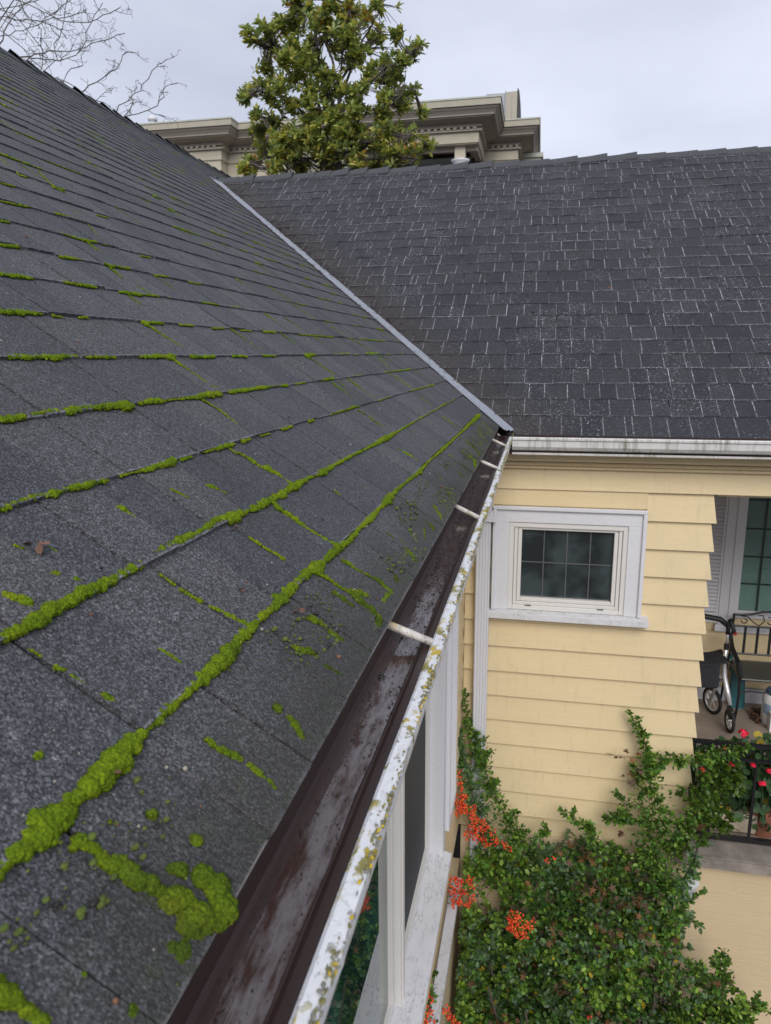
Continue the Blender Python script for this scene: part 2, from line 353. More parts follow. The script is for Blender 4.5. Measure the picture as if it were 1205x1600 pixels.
def ico(sub):
    t = (1+5**.5)/2
    v = [(-1, t, 0), (1, t, 0), (-1, -t, 0), (1, -t, 0), (0, -1, t), (0, 1, t), (0, -1, -t), (0, 1, -t), (t, 0, -1), (t, 0, 1), (-t, 0, -1), (-t, 0, 1)]
    f = [(0, 11, 5), (0, 5, 1), (0, 1, 7), (0, 7, 10), (0, 10, 11), (1, 5, 9), (5, 11, 4), (11, 10, 2), (10, 7, 6), (7, 1, 8), (3, 9, 4), (3, 4, 2), (3, 2, 6), (3, 6, 8), (3, 8, 9), (4, 9, 5), (2, 4, 11), (6, 2, 10), (8, 6, 7), (9, 8, 1)]
    v = [Vector(p).normalized() for p in v]
    for _ in range(sub):
        c = {}; nf = []
        def mid(a, b):
            k = (min(a, b), max(a, b))
            if k not in c: c[k] = len(v); v.append(((v[a]+v[b])/2).normalized())
            return c[k]
        for a, b, d in f:
            x, y, z = mid(a, b), mid(b, d), mid(d, a); nf += [(a, x, z), (b, y, x), (d, z, y), (x, y, z)]
        f = nf
    return np.array([tuple(p) for p in v]), f
ICO = {k: ico(k) for k in (0, 1, 2, 3)}
LEAFT = ([(0, 0, 0), (.30, .40, .06), (.26, .78, .04), (0, 1, -.06), (-.26, .78, .04), (-.30, .40, .06), (0, .5, -.03)], [(0, 1, 2, 6), (6, 2, 3), (0, 6, 4, 5), (6, 3, 4)])
MLEAFT = ([(0, 0, 0), (.17, .35, .05), (.19, .65, .03), (0, 1, -.10), (-.19, .65, .03), (-.17, .35, .05), (0, .5, -.04)], [(0, 1, 2, 6), (6, 2, 3), (0, 6, 4, 5), (6, 3, 4)])
def proj(p):
    d = p.dot(FX)
    if d < .05: return None
    return (602.5+FPX*p.dot(RX)/d, 800-FPX*p.dot(UX)/d)

# ------------------------------------------------------------------ dimensions (metres, the lens is the origin)
GZ = -4.95
SA, HA = .685, -.5626            # main roof: z = HA + SA*X   with X = -x
SB, HB = .64, -3.16              # wing roof: z = HB + SB*y
XE, X1, CA = .2190, .33762, .11899
YE, Y1, CB = 4.20, 4.377, .1362
XR = 4.32; YR = 7.774
zA = lambda X: HA+SA*X
zB = lambda y: HB+SB*y
VX = lambda y: (SB*y+HB-HA)/SA   # valley X at a given y
nAv = Vector((SA, 0, 1)).normalized(); nBv = Vector((0, -SB, 1)).normalized()

# ---- measured positions in metres
MOSS=[
 [(0.336,0.352,0.0050),(0.337,0.363,0.0051),(0.337,0.369,0.0077),(0.336,0.394,0.0108),(0.334,0.416,0.0113),(0.337,0.428,0.0072),(0.336,0.440,0.0059),(0.335,0.457,0.0111),(0.336,0.481,0.0141),(0.336,0.506,0.0109),(0.336,0.527,0.0073),(0.337,0.539,0.0046)],
 [(0.337,0.543,0.0035),(0.337,0.559,0.0053),(0.337,0.585,0.0061),(0.336,0.621,0.0071),(0.335,0.669,0.0082),(0.334,0.695,0.0120),(0.335,0.715,0.0101),(0.337,0.745,0.0067),(0.338,0.789,0.0078),(0.339,0.814,0.0072)],
 [(0.339,0.822,0.0065),(0.338,0.856,0.0050),(0.338,0.904,0.0097),(0.339,0.928,0.0090),(0.340,0.970,0.0084),(0.339,1.023,0.0088),(0.336,1.060,0.0131),(0.337,1.089,0.0072)],
 [(0.335,1.101,0.0052),(0.335,1.140,0.0086),(0.334,1.186,0.0112),(0.332,1.255,0.0070),(0.334,1.338,0.0050),(0.333,1.433,0.0093),(0.335,1.516,0.0056),(0.336,1.630,0.0149),(0.339,1.715,0.0094),(0.336,1.833,0.0050),(0.332,2.065,0.0111),(0.334,2.265,0.0061),(0.331,2.561,0.0113),(0.329,2.985,0.0079),(0.327,3.458,0.0121),(0.325,4.100,0.0214)],
 [(0.460,0.526,0.0068),(0.459,0.548,0.0088),(0.460,0.577,0.0098),(0.461,0.613,0.0096),(0.462,0.646,0.0080),(0.461,0.672,0.0076),(0.460,0.696,0.0064),(0.461,0.723,0.0059),(0.461,0.754,0.0068),(0.462,0.774,0.0047)],
 [(0.462,0.779,0.0039),(0.464,0.804,0.0072),(0.464,0.838,0.0083),(0.464,0.869,0.0077),(0.462,0.911,0.0053),(0.464,0.958,0.0074),(0.465,0.993,0.0067),(0.457,1.024,0.0128),(0.458,1.059,0.0081)],
 [(0.458,1.067,0.0061),(0.455,1.106,0.0084),(0.454,1.179,0.0100),(0.454,1.242,0.0093),(0.456,1.320,0.0111),(0.457,1.364,0.0064),(0.456,1.446,0.0054),(0.453,1.492,0.0124),(0.455,1.588,0.0058),(0.455,1.734,0.0079),(0.453,1.896,0.0052),(0.452,2.173,0.0156),(0.453,2.353,0.0063),(0.457,2.920,0.0077),(0.458,4.037,0.0088)],
 [(0.577,0.683,0.0042),(0.579,0.711,0.0044),(0.580,0.739,0.0038),(0.577,0.773,0.0055),(0.578,0.796,0.0032),(0.577,0.825,0.0074),(0.575,0.835,0.0067),(0.576,0.863,0.0043),(0.574,0.881,0.0044)],
 [(0.575,0.915,0.0036),(0.575,0.948,0.0028),(0.572,0.984,0.0048),(0.574,1.010,0.0069),(0.571,1.041,0.0090),(0.572,1.071,0.0093)],
 [(0.572,1.090,0.0042),(0.573,1.131,0.0043)],
 [(0.574,1.176,0.0034),(0.573,1.253,0.0059),(0.572,1.279,0.0084),(0.572,1.309,0.0049)],
 [(0.572,1.350,0.0076),(0.574,1.395,0.0039)],
 [(0.573,1.446,0.0040),(0.572,1.500,0.0028)],
 [(0.572,1.582,0.0073),(0.574,1.656,0.0046)],
 [(0.573,1.785,0.0098),(0.572,1.826,0.0067)],
 [(0.575,1.986,0.0045),(0.577,2.265,0.0102),(0.576,2.330,0.0063)],
 [(0.574,2.613,0.0070),(0.579,2.874,0.0076)],
 [(0.577,3.306,0.0073),(0.573,4.065,0.0089)],
 [(0.696,0.843,0.0059),(0.696,0.861,0.0069),(0.697,0.884,0.0062),(0.697,0.892,0.0035)],
 [(0.699,0.910,0.0036),(0.700,0.947,0.0056),(0.698,0.974,0.0057),(0.695,0.985,0.0077),(0.698,1.013,0.0079),(0.698,1.047,0.0081),(0.697,1.079,0.0083),(0.696,1.112,0.0096),(0.694,1.132,0.0141),(0.693,1.155,0.0077)],
 [(0.695,1.185,0.0057),(0.697,1.233,0.0082),(0.694,1.263,0.0072),(0.695,1.293,0.0049),(0.695,1.353,0.0051),(0.693,1.392,0.0078),(0.694,1.452,0.0122),(0.694,1.526,0.0099)],
 [(0.695,1.569,0.0073),(0.695,1.645,0.0091),(0.696,1.727,0.0079),(0.696,1.793,0.0099),(0.697,1.889,0.0069),(0.694,1.974,0.0090)],
 [(0.695,2.044,0.0056),(0.695,2.134,0.0058)],
 [(0.697,2.306,0.0083),(0.698,2.463,0.0132)],
 [(0.698,2.680,0.0072),(0.699,2.889,0.0064)],
 [(0.697,3.318,0.0088),(0.697,3.995,0.0105)],
 [(0.814,1.016,0.0050),(0.813,1.043,0.0071),(0.814,1.083,0.0063),(0.813,1.115,0.0076),(0.810,1.127,0.0098),(0.816,1.162,0.0056),(0.816,1.198,0.0046)],
 [(0.814,1.220,0.0058),(0.813,1.264,0.0072),(0.812,1.310,0.0062)],
 [(0.813,1.401,0.0066),(0.813,1.465,0.0082),(0.812,1.534,0.0114),(0.812,1.554,0.0072)],
 [(0.811,1.631,0.0091),(0.810,1.709,0.0095),(0.810,1.763,0.0081)],
 [(0.811,1.878,0.0086),(0.810,1.965,0.0090)],
 [(0.812,2.102,0.0095),(0.811,2.209,0.0080)],
 [(0.812,2.523,0.0181),(0.815,2.623,0.0117)],
 [(0.817,2.890,0.0077),(0.820,3.156,0.0084)],
 [(0.819,3.455,0.0122),(0.823,3.758,0.0099)],
 [(0.927,1.154,0.0067),(0.927,1.178,0.0091),(0.930,1.215,0.0082),(0.930,1.242,0.0071),(0.930,1.269,0.0036)],
 [(0.927,1.296,0.0049),(0.926,1.322,0.0038)],
 [(0.928,1.381,0.0065),(0.930,1.413,0.0053)],
 [(0.927,1.628,0.0091),(0.930,1.681,0.0094),(0.930,1.736,0.0080)],
 [(0.930,1.820,0.0067),(0.931,1.896,0.0070)],
 [(0.926,2.005,0.0073),(0.930,2.103,0.0057)],
 [(0.927,2.216,0.0060),(0.927,2.307,0.0063)],
 [(0.928,2.413,0.0109),(0.930,2.543,0.0091)],
 [(0.928,2.788,0.0062),(0.928,3.291,0.0073)],
 [(0.928,3.776,0.0066),(0.927,4.418,0.0077)],
 [(1.046,1.314,0.0075),(1.046,1.341,0.0090),(1.048,1.382,0.0079),(1.049,1.412,0.0040)],
 [(1.052,1.514,0.0043),(1.050,1.593,0.0090),(1.050,1.643,0.0077)],
 [(1.044,1.730,0.0064),(1.046,1.773,0.0115),(1.043,1.811,0.0117),(1.049,1.863,0.0069),(1.052,1.937,0.0071)],
 [(1.053,2.002,0.0055),(1.059,2.116,0.0058)],
 [(1.054,2.209,0.0080),(1.054,2.342,0.0085)],
 [(1.059,2.431,0.0066),(1.059,2.542,0.0057)],
 [(1.054,2.651,0.0060),(1.058,2.786,0.0062)],
 [(1.162,1.470,0.0070),(1.165,1.504,0.0071),(1.169,1.537,0.0087)],
 [(1.162,1.673,0.0094),(1.164,1.709,0.0080),(1.174,1.791,0.0033)],
 [(1.172,1.880,0.0122),(1.168,1.905,0.0088),(1.170,1.950,0.0108),(1.174,2.006,0.0111)],
 [(1.166,2.137,0.0078),(1.174,2.253,0.0082)],
 [(1.166,2.369,0.0086),(1.167,2.454,0.0067)],
 [(1.278,1.627,0.0061),(1.283,1.664,0.0063)],
 [(1.296,1.857,0.0052),(1.284,1.967,0.0091),(1.289,2.015,0.0111),(1.292,2.042,0.0075)],
 [(1.289,2.071,0.0057),(1.298,2.154,0.0079)],
 [(1.392,1.780,0.0050),(1.400,1.869,0.0087),(1.413,1.935,0.0036)],
 [(1.413,2.033,0.0094),(1.423,2.125,0.0098),(1.425,2.167,0.0060)],
 [(1.518,1.949,0.0054),(1.522,2.013,0.0075)],
 [(1.622,2.337,0.0107),(1.635,2.418,0.0089)],
 [(1.500,2.386,0.0065),(1.509,2.470,0.0068)],
 [(1.721,2.223,0.0062),(1.630,2.186,0.0081),(1.636,2.230,0.0082)],
 [(1.731,2.423,0.0067),(1.622,2.347,0.0086)],
 [(1.992,3.708,0.0166),(1.981,3.753,0.0100)],
 [(1.551,3.306,0.0118),(1.560,3.416,0.0122)],
 [(1.849,3.575,0.0096),(1.860,3.649,0.0098)],
 [(1.274,2.261,0.0083),(1.277,2.327,0.0064)],
 [(0.320,0.408,0.0042),(0.314,0.411,0.0056),(0.304,0.412,0.0047)],
 [(0.299,0.408,0.0055),(0.289,0.410,0.0074),(0.277,0.413,0.0093),(0.264,0.417,0.0084),(0.257,0.415,0.0047)],
 [(0.254,0.415,0.0093),(0.244,0.419,0.0131),(0.234,0.418,0.0154),(0.230,0.410,0.0129),(0.231,0.397,0.0090)],
 [(0.244,0.450,0.0089),(0.234,0.450,0.0118),(0.222,0.438,0.0106),(0.218,0.423,0.0085)],
 [(0.235,0.386,0.0062),(0.228,0.388,0.0079),(0.228,0.379,0.0043)],
 [(0.261,0.439,0.0049),(0.257,0.445,0.0069)],
 [(0.260,0.475,0.0062)],
 [(0.297,0.298,0.0096),(0.288,0.299,0.0089),(0.279,0.300,0.0074),(0.269,0.300,0.0059)],
 [(0.310,0.440,0.0039)],
 [(0.294,0.470,0.0051)],
 [(0.266,0.336,0.0044)],
 [(0.372,0.448,0.0050)],
 [(0.294,0.417,0.0033),(0.287,0.419,0.0042)],
 [(0.316,0.403,0.0046)],
 [(0.235,0.335,0.0048)],
 [(0.247,0.327,0.0027)],
 [(0.379,0.543,0.0040),(0.372,0.545,0.0046),(0.367,0.546,0.0041)],
 [(0.365,0.545,0.0029),(0.360,0.548,0.0047),(0.352,0.550,0.0035)],
 [(0.298,0.581,0.0036),(0.288,0.580,0.0054),(0.279,0.582,0.0055),(0.268,0.586,0.0049)],
 [(0.259,0.586,0.0055),(0.248,0.585,0.0061),(0.238,0.583,0.0054),(0.233,0.579,0.0042)],
 [(0.270,0.689,0.0063),(0.266,0.691,0.0049)],
 [(0.253,0.686,0.0048),(0.244,0.681,0.0062),(0.236,0.672,0.0061)],
 [(0.295,0.816,0.0032),(0.288,0.819,0.0048),(0.278,0.829,0.0065),(0.270,0.834,0.0049)],
 [(0.258,0.823,0.0032),(0.247,0.828,0.0049),(0.235,0.829,0.0041)],
 [(0.301,0.902,0.0053),(0.292,0.912,0.0080),(0.284,0.912,0.0053)],
 [(0.272,0.907,0.0053),(0.261,0.909,0.0070),(0.252,0.908,0.0044)],
 [(0.380,0.648,0.0033),(0.371,0.650,0.0040),(0.359,0.652,0.0027)],
 [(0.495,0.573,0.0037),(0.486,0.578,0.0061),(0.480,0.583,0.0068),(0.478,0.587,0.0050)],
 [(0.493,0.643,0.0040),(0.491,0.647,0.0040)],
 [(0.477,0.659,0.0041),(0.473,0.660,0.0041)],
 [(0.534,0.645,0.0027),(0.528,0.649,0.0020)],
 [(0.442,0.535,0.0017),(0.432,0.537,0.0023)],
 [(0.418,0.537,0.0029),(0.413,0.540,0.0029)],
 [(0.406,0.541,0.0023),(0.394,0.542,0.0017)],
 [(0.536,0.840,0.0033),(0.532,0.843,0.0059),(0.522,0.845,0.0034),(0.511,0.845,0.0025)],
 [(0.491,0.848,0.0025)],
 [(0.533,0.979,0.0029),(0.525,0.983,0.0038),(0.513,0.990,0.0029)],
 [(0.518,1.070,0.0041),(0.512,1.076,0.0062),(0.504,1.081,0.0041),(0.493,1.086,0.0052)],
 [(0.520,0.680,0.0014),(0.512,0.680,0.0014)],
 [(0.441,0.768,0.0023),(0.431,0.769,0.0023),(0.423,0.769,0.0031)],
 [(0.415,0.768,0.0031),(0.405,0.771,0.0031),(0.393,0.773,0.0039)],
 [(0.383,0.777,0.0031),(0.370,0.784,0.0039),(0.355,0.787,0.0055),(0.337,0.794,0.0047)],
 [(0.423,1.004,0.0029),(0.411,1.005,0.0039),(0.397,1.007,0.0039),(0.386,1.013,0.0039),(0.374,1.012,0.0058)],
 [(0.451,1.181,0.0067),(0.436,1.171,0.0067),(0.419,1.175,0.0078),(0.401,1.174,0.0078),(0.385,1.175,0.0044),(0.368,1.177,0.0055),(0.351,1.183,0.0067),(0.338,1.187,0.0089)],
 [(0.554,1.282,0.0048),(0.539,1.290,0.0049),(0.514,1.291,0.0061),(0.503,1.304,0.0110),(0.493,1.310,0.0086),(0.478,1.312,0.0061),(0.459,1.314,0.0061)],
 [(0.685,1.416,0.0053),(0.667,1.425,0.0040),(0.648,1.427,0.0053),(0.618,1.422,0.0040),(0.595,1.414,0.0040)],
 [(0.568,1.273,0.0036),(0.551,1.273,0.0036)],
 [(0.812,1.534,0.0072),(0.787,1.529,0.0057),(0.761,1.535,0.0043),(0.730,1.532,0.0057),(0.701,1.542,0.0072)],
 [(0.925,1.630,0.0106),(0.905,1.641,0.0061),(0.883,1.645,0.0061),(0.862,1.648,0.0061),(0.840,1.658,0.0031)],
 [(1.048,1.771,0.0082),(1.026,1.757,0.0049),(1.002,1.761,0.0049)],
 [(1.177,1.895,0.0123),(1.149,1.882,0.0070),(1.118,1.875,0.0052)],
 [(1.090,1.897,0.0052),(1.071,1.904,0.0053),(1.056,1.927,0.0053)],
 [(1.281,1.978,0.0073),(1.247,1.969,0.0055),(1.237,1.983,0.0037)],
 [(1.485,2.238,0.0041),(1.414,2.192,0.0040),(1.342,2.132,0.0039),(1.334,2.164,0.0040)],
 [(1.738,2.337,0.0043),(1.679,2.349,0.0043),(1.618,2.375,0.0065),(1.608,2.385,0.0044)],
 [(2.489,3.256,0.0089),(2.460,3.250,0.0089)],
 [(2.180,2.841,0.0078),(2.146,2.849,0.0078),(2.092,2.831,0.0052)],
 [(0.812,2.502,0.0090),(0.776,2.534,0.0045),(0.711,2.526,0.0090)],
 [(0.680,2.384,0.0086),(0.644,2.385,0.0064),(0.597,2.391,0.0043)],
 [(0.565,2.261,0.0081),(0.533,2.284,0.0061),(0.507,2.261,0.0101),(0.475,2.284,0.0061)],
 [(0.413,2.144,0.0058),(0.385,2.149,0.0116),(0.348,2.166,0.0097)],
 [(1.040,2.738,0.0074),(0.991,2.748,0.0049),(0.941,2.734,0.0049)],
 [(0.929,2.592,0.0070),(0.875,2.588,0.0046),(0.828,2.553,0.0046)],
 [(0.933,3.596,0.0095),(0.883,3.659,0.0064),(0.832,3.651,0.0096)],
 [(0.800,3.653,0.0064),(0.696,3.474,0.0092)],
 [(0.663,3.418,0.0060),(0.595,3.410,0.0120)],
 [(0.540,3.351,0.0059),(0.479,3.324,0.0088)],
 [(0.420,3.230,0.0085),(0.341,3.216,0.0113)],
 [(0.319,1.150,0.0043),(0.306,1.156,0.0065),(0.295,1.154,0.0043),(0.280,1.163,0.0033),(0.261,1.174,0.0066),(0.247,1.163,0.0066),(0.230,1.152,0.0054)],
 [(0.328,1.048,0.0050),(0.311,1.054,0.0060),(0.295,1.052,0.0060),(0.278,1.060,0.0081),(0.264,1.050,0.0110),(0.249,1.051,0.0120),(0.232,1.043,0.0099),(0.231,1.017,0.0078)],
 [(0.299,1.023,0.0039),(0.283,1.024,0.0059),(0.269,1.023,0.0049)],
 [(0.284,1.068,0.0041),(0.271,1.080,0.0072),(0.261,1.088,0.0062)],
 [(0.240,1.102,0.0062),(0.238,1.137,0.0064),(0.238,1.173,0.0044)],
 [(0.255,1.402,0.0065),(0.242,1.388,0.0102),(0.228,1.368,0.0076)],
 [(0.245,1.240,0.0058),(0.238,1.220,0.0057)],
 [(0.264,1.512,0.0028),(0.245,1.483,0.0041)],
 [(0.255,1.814,0.0098),(0.240,1.788,0.0113),(0.228,1.751,0.0063)],
 [(0.249,1.649,0.0045),(0.239,1.649,0.0090),(0.232,1.637,0.0060)],
 [(0.247,1.593,0.0044),(0.233,1.526,0.0028)],
 [(0.255,2.037,0.0091),(0.241,2.012,0.0108),(0.230,1.979,0.0071)],
 [(0.255,2.385,0.0106),(0.237,2.358,0.0105)],
 [(0.290,2.168,0.0039),(0.277,2.143,0.0038)],
 [(0.292,3.046,0.0080),(0.263,3.019,0.0133),(0.241,2.977,0.0183),(0.221,2.891,0.0127)],
 [(0.255,2.769,0.0098),(0.234,2.754,0.0146),(0.221,2.656,0.0117)],
 [(0.257,2.548,0.0113),(0.239,2.510,0.0089)],
 [(0.307,2.551,0.0068),(0.295,2.564,0.0068)],
 [(0.290,3.564,0.0062),(0.261,3.469,0.0091),(0.231,3.391,0.0089)],
 [(0.297,3.925,0.0068),(0.258,3.858,0.0101),(0.225,3.762,0.0065)],
 [(0.294,1.417,0.0039),(0.284,1.414,0.0039)],
 [(0.269,1.426,0.0026),(0.259,1.422,0.0026)],
 [(0.381,1.592,0.0044)],
 [(0.353,1.566,0.0043)],
 [(0.410,1.439,0.0040),(0.399,1.438,0.0027)],
 [(0.260,2.018,0.0054)],
]
CANES=[
 [(-0.377,4.200,-2.039,0.0198),(-0.380,4.200,-2.134,0.0239),(-0.357,4.190,-2.235,0.0319),(-0.314,4.180,-2.334,0.0400),(-0.280,4.170,-2.435,0.0560),(-0.245,4.160,-2.557,0.0681),(-0.201,4.140,-2.673,0.0681),(-0.129,4.120,-2.785,0.0759),(-0.054,4.100,-2.896,0.0957),(0.018,4.050,-3.029,0.1187)],
 [(-0.403,4.100,-2.278,0.0315),(-0.386,4.100,-2.341,0.0355),(-0.385,4.100,-2.428,0.0396),(-0.359,4.100,-2.534,0.0556),(-0.316,4.080,-2.649,0.0635),(-0.284,4.060,-2.743,0.0714),(-0.229,4.040,-2.856,0.0871),(-0.198,4.020,-2.971,0.0950)],
 [(-0.299,4.150,-2.368,0.0238),(-0.233,4.150,-2.318,0.0158)],
 [(-0.325,4.150,-2.459,0.0240),(-0.397,4.150,-2.458,0.0160)],
 [(-0.269,4.150,-2.488,0.0319),(-0.200,4.150,-2.401,0.0238)],
 [(0.219,4.120,-2.734,0.0236),(0.269,4.100,-2.762,0.0352),(0.335,4.100,-2.797,0.0429),(0.400,4.080,-2.831,0.0543),(0.439,4.060,-2.899,0.0658),(0.469,4.020,-2.961,0.0922)],
 [(0.592,4.220,-2.091,0.0191),(0.624,4.210,-2.145,0.0267),(0.664,4.200,-2.219,0.0344),(0.696,4.190,-2.293,0.0382),(0.715,4.180,-2.370,0.0459),(0.727,4.150,-2.456,0.1143),(0.741,4.120,-2.562,0.1293),(0.753,4.100,-2.675,0.1370),(0.740,4.080,-2.792,0.1525),(0.762,4.050,-2.918,0.1599),(0.834,4.000,-3.020,0.1659),(0.879,4.000,-3.144,0.1514)],
 [(0.632,4.200,-2.412,0.0193),(0.660,4.180,-2.482,0.0308),(0.671,4.150,-2.548,0.0537)],
 [(0.526,4.150,-2.588,0.0155),(0.571,4.140,-2.619,0.0309),(0.609,4.120,-2.665,0.0615),(0.593,4.100,-2.740,0.0692)],
 [(0.497,4.120,-2.776,0.0311),(0.544,4.100,-2.725,0.0539),(0.613,4.100,-2.759,0.0692)],
 [(0.742,4.150,-2.412,0.0456),(0.792,4.150,-2.356,0.0529),(0.863,4.150,-2.339,0.0489),(0.933,4.150,-2.339,0.0450),(1.006,4.160,-2.337,0.0450),(1.093,4.200,-2.317,0.0527),(1.182,4.250,-2.315,0.0530),(1.263,4.300,-2.305,0.0458)],
 [(0.831,4.180,-2.327,0.0152),(0.885,4.180,-2.338,0.0189)],
 [(0.861,4.100,-2.919,0.0460),(0.908,4.100,-2.826,0.0609),(0.942,4.100,-2.714,0.0680),(0.986,4.120,-2.637,0.0755),(1.033,4.150,-2.566,0.0907)],
 [(0.879,4.000,-3.144,0.0606),(0.939,4.020,-3.041,0.0679),(0.980,4.050,-2.950,0.0604),(1.008,4.050,-2.860,0.0450)],
 [(1.056,4.020,-3.096,0.0151),(1.002,4.000,-3.132,0.0226),(0.953,4.000,-3.184,0.0340),(0.900,3.980,-3.233,0.0605)],
 [(0.843,3.900,-3.370,0.0600),(0.884,3.920,-3.302,0.0674),(0.915,3.950,-3.270,0.0451)],
 [(1.166,3.900,-3.377,0.0296),(1.141,3.880,-3.428,0.0517),(1.155,3.860,-3.516,0.0664),(1.167,3.840,-3.625,0.0886)],
 [(0.975,3.900,-3.478,0.0375),(1.027,3.880,-3.516,0.0596),(1.078,3.860,-3.553,0.0742)],
 [(0.856,3.850,-3.654,0.0451),(0.872,3.880,-3.568,0.0527),(0.835,3.900,-3.505,0.0453),(0.776,3.900,-3.427,0.0528)],
 [(1.413,3.900,-3.711,0.0260),(1.337,3.880,-3.698,0.0445),(1.266,3.860,-3.727,0.0593),(1.214,3.840,-3.771,0.0742)],
 [(-0.448,3.200,-3.168,0.0268),(-0.454,3.150,-3.200,0.0398),(-0.432,3.100,-3.264,0.0460)],
 [(0.073,4.100,-2.945,0.0318),(0.129,4.100,-2.892,0.0395),(0.175,4.100,-2.877,0.0394)],
 [(-0.060,4.000,-2.981,0.0549),(-0.005,4.020,-2.908,0.0470)],
]
BROAD=[(0.978,4.120,-2.532,0.0751),(1.045,4.200,-2.511,0.0914),(1.122,4.250,-2.448,0.1071),(1.196,4.300,-2.556,0.0929),(1.089,4.200,-2.612,0.0916),(1.155,4.220,-2.703,0.0845),(1.051,4.150,-2.712,0.0760),(1.172,4.200,-2.751,0.0536),(0.998,4.120,-2.784,0.0760),(0.911,4.100,-2.868,0.0686),(1.228,4.300,-2.509,0.0694),(1.092,4.300,-2.397,0.0618)]
MOUND=[(-0.361,3.959,-3.500,0.1211),(-0.313,4.052,-3.289,0.1220),(-0.220,4.114,-3.136,0.1222),(-0.097,4.083,-3.186,0.1614),(-0.275,3.912,-3.584,0.1798),(0.060,4.099,-3.128,0.1604),(0.214,4.107,-3.088,0.1593),(0.368,4.099,-3.081,0.1579),(0.519,4.083,-3.091,0.1759),(0.667,4.068,-3.100,0.1742),(0.812,4.037,-3.141,0.1722),(-0.126,3.990,-3.393,0.2000),(0.108,3.990,-3.353,0.1976),(0.336,3.990,-3.315,0.1952),(0.559,3.974,-3.309,0.1926),(0.740,3.959,-3.309,0.1713),(0.846,3.943,-3.321,0.1133),(-0.344,3.834,-3.759,0.1789),(-0.114,3.881,-3.619,0.1974),(0.116,3.881,-3.577,0.1950),(0.341,3.881,-3.535,0.1926),(0.561,3.881,-3.494,0.1903),(0.740,3.866,-3.490,0.1317),(-0.413,3.757,-3.932,0.1977),(-0.180,3.772,-3.853,0.1956),(0.049,3.772,-3.806,0.1932),(0.273,3.772,-3.761,0.1908),(0.491,3.772,-3.717,0.1884),(0.704,3.757,-3.702,0.1858),(0.911,3.757,-3.659,0.1469),(1.080,3.749,-3.638,0.1453),(1.243,3.726,-3.645,0.1075),(1.049,3.803,-3.547,0.1100),(-0.286,3.694,-4.029,0.1949),(-0.017,3.679,-4.001,0.1916),(0.242,3.679,-3.944,0.1888),(0.493,3.679,-3.889,0.1861),(0.738,3.679,-3.835,0.1835),(0.975,3.679,-3.783,0.1809),(1.206,3.671,-3.746,0.1426)]
BERRY=[(-0.405,3.950,-2.642,0.0194),(-0.381,3.950,-2.665,0.0271),(-0.350,3.950,-2.687,0.0310),(-0.314,3.950,-2.708,0.0310),(-0.287,3.950,-2.748,0.0310),(-0.301,3.950,-2.803,0.0350),(-0.262,3.950,-2.824,0.0311),(-0.216,3.950,-2.800,0.0232),(-0.323,3.950,-2.859,0.0312),(-0.273,3.950,-2.869,0.0312),(-0.402,4.050,-2.501,0.0157),(-0.393,4.050,-2.539,0.0158),(-0.374,4.020,-2.605,0.0157),(-0.349,4.020,-2.650,0.0196),(-0.216,3.980,-2.922,0.0274),(-0.158,3.980,-2.905,0.0273),(-0.107,3.980,-2.920,0.0234),(-0.076,3.980,-2.946,0.0156),(-0.390,3.800,-3.064,0.0306),(-0.366,3.800,-3.117,0.0345),(-0.376,3.800,-3.186,0.0346),(-0.391,3.800,-3.232,0.0231),(-0.344,3.800,-3.070,0.0191),(-0.294,3.800,-3.058,0.0305),(-0.274,3.800,-3.103,0.0191),(-0.281,3.800,-3.179,0.0230),(-0.303,3.800,-3.218,0.0269),(-0.032,3.720,-3.183,0.0297),(0.001,3.720,-3.195,0.0260),(-0.041,3.720,-3.263,0.0336),(-0.010,3.720,-3.301,0.0336),(0.027,3.720,-3.312,0.0261),(0.069,3.720,-3.252,0.0186),(0.081,3.720,-3.198,0.0148),(-0.459,3.050,-3.121,0.0290),(-0.426,3.050,-3.153,0.0225),(-0.473,3.000,-3.170,0.0287),(-0.431,3.000,-3.199,0.0319),(-0.463,3.000,-3.264,0.0320),(-0.408,3.000,-3.264,0.0256),(-0.354,3.950,-2.670,0.0271),(-0.380,3.950,-2.717,0.0272),(-0.248,3.950,-2.769,0.0271),(-0.359,3.960,-2.617,0.0271),(-0.293,3.960,-2.686,0.0232),(-0.410,4.000,-2.632,0.0196),(-0.178,3.970,-2.843,0.0233),(-0.235,3.970,-2.878,0.0234),(-0.391,4.030,-2.570,0.0196),(-0.404,3.800,-3.137,0.0269),(-0.327,3.800,-3.142,0.0230),(-0.349,3.800,-3.208,0.0231),(-0.020,3.720,-3.233,0.0298),(0.039,3.720,-3.240,0.0260),(-0.057,3.720,-3.222,0.0224),(-0.449,3.030,-3.176,0.0289),(-0.347,3.100,-3.266,0.0229),(-0.323,3.100,-3.320,0.0262),(-0.300,3.100,-3.346,0.0229),(0.152,4.000,-3.003,0.0155),(0.189,4.000,-2.988,0.0116),(0.417,3.700,-3.770,0.0149),(1.030,4.200,-2.408,0.0114)]
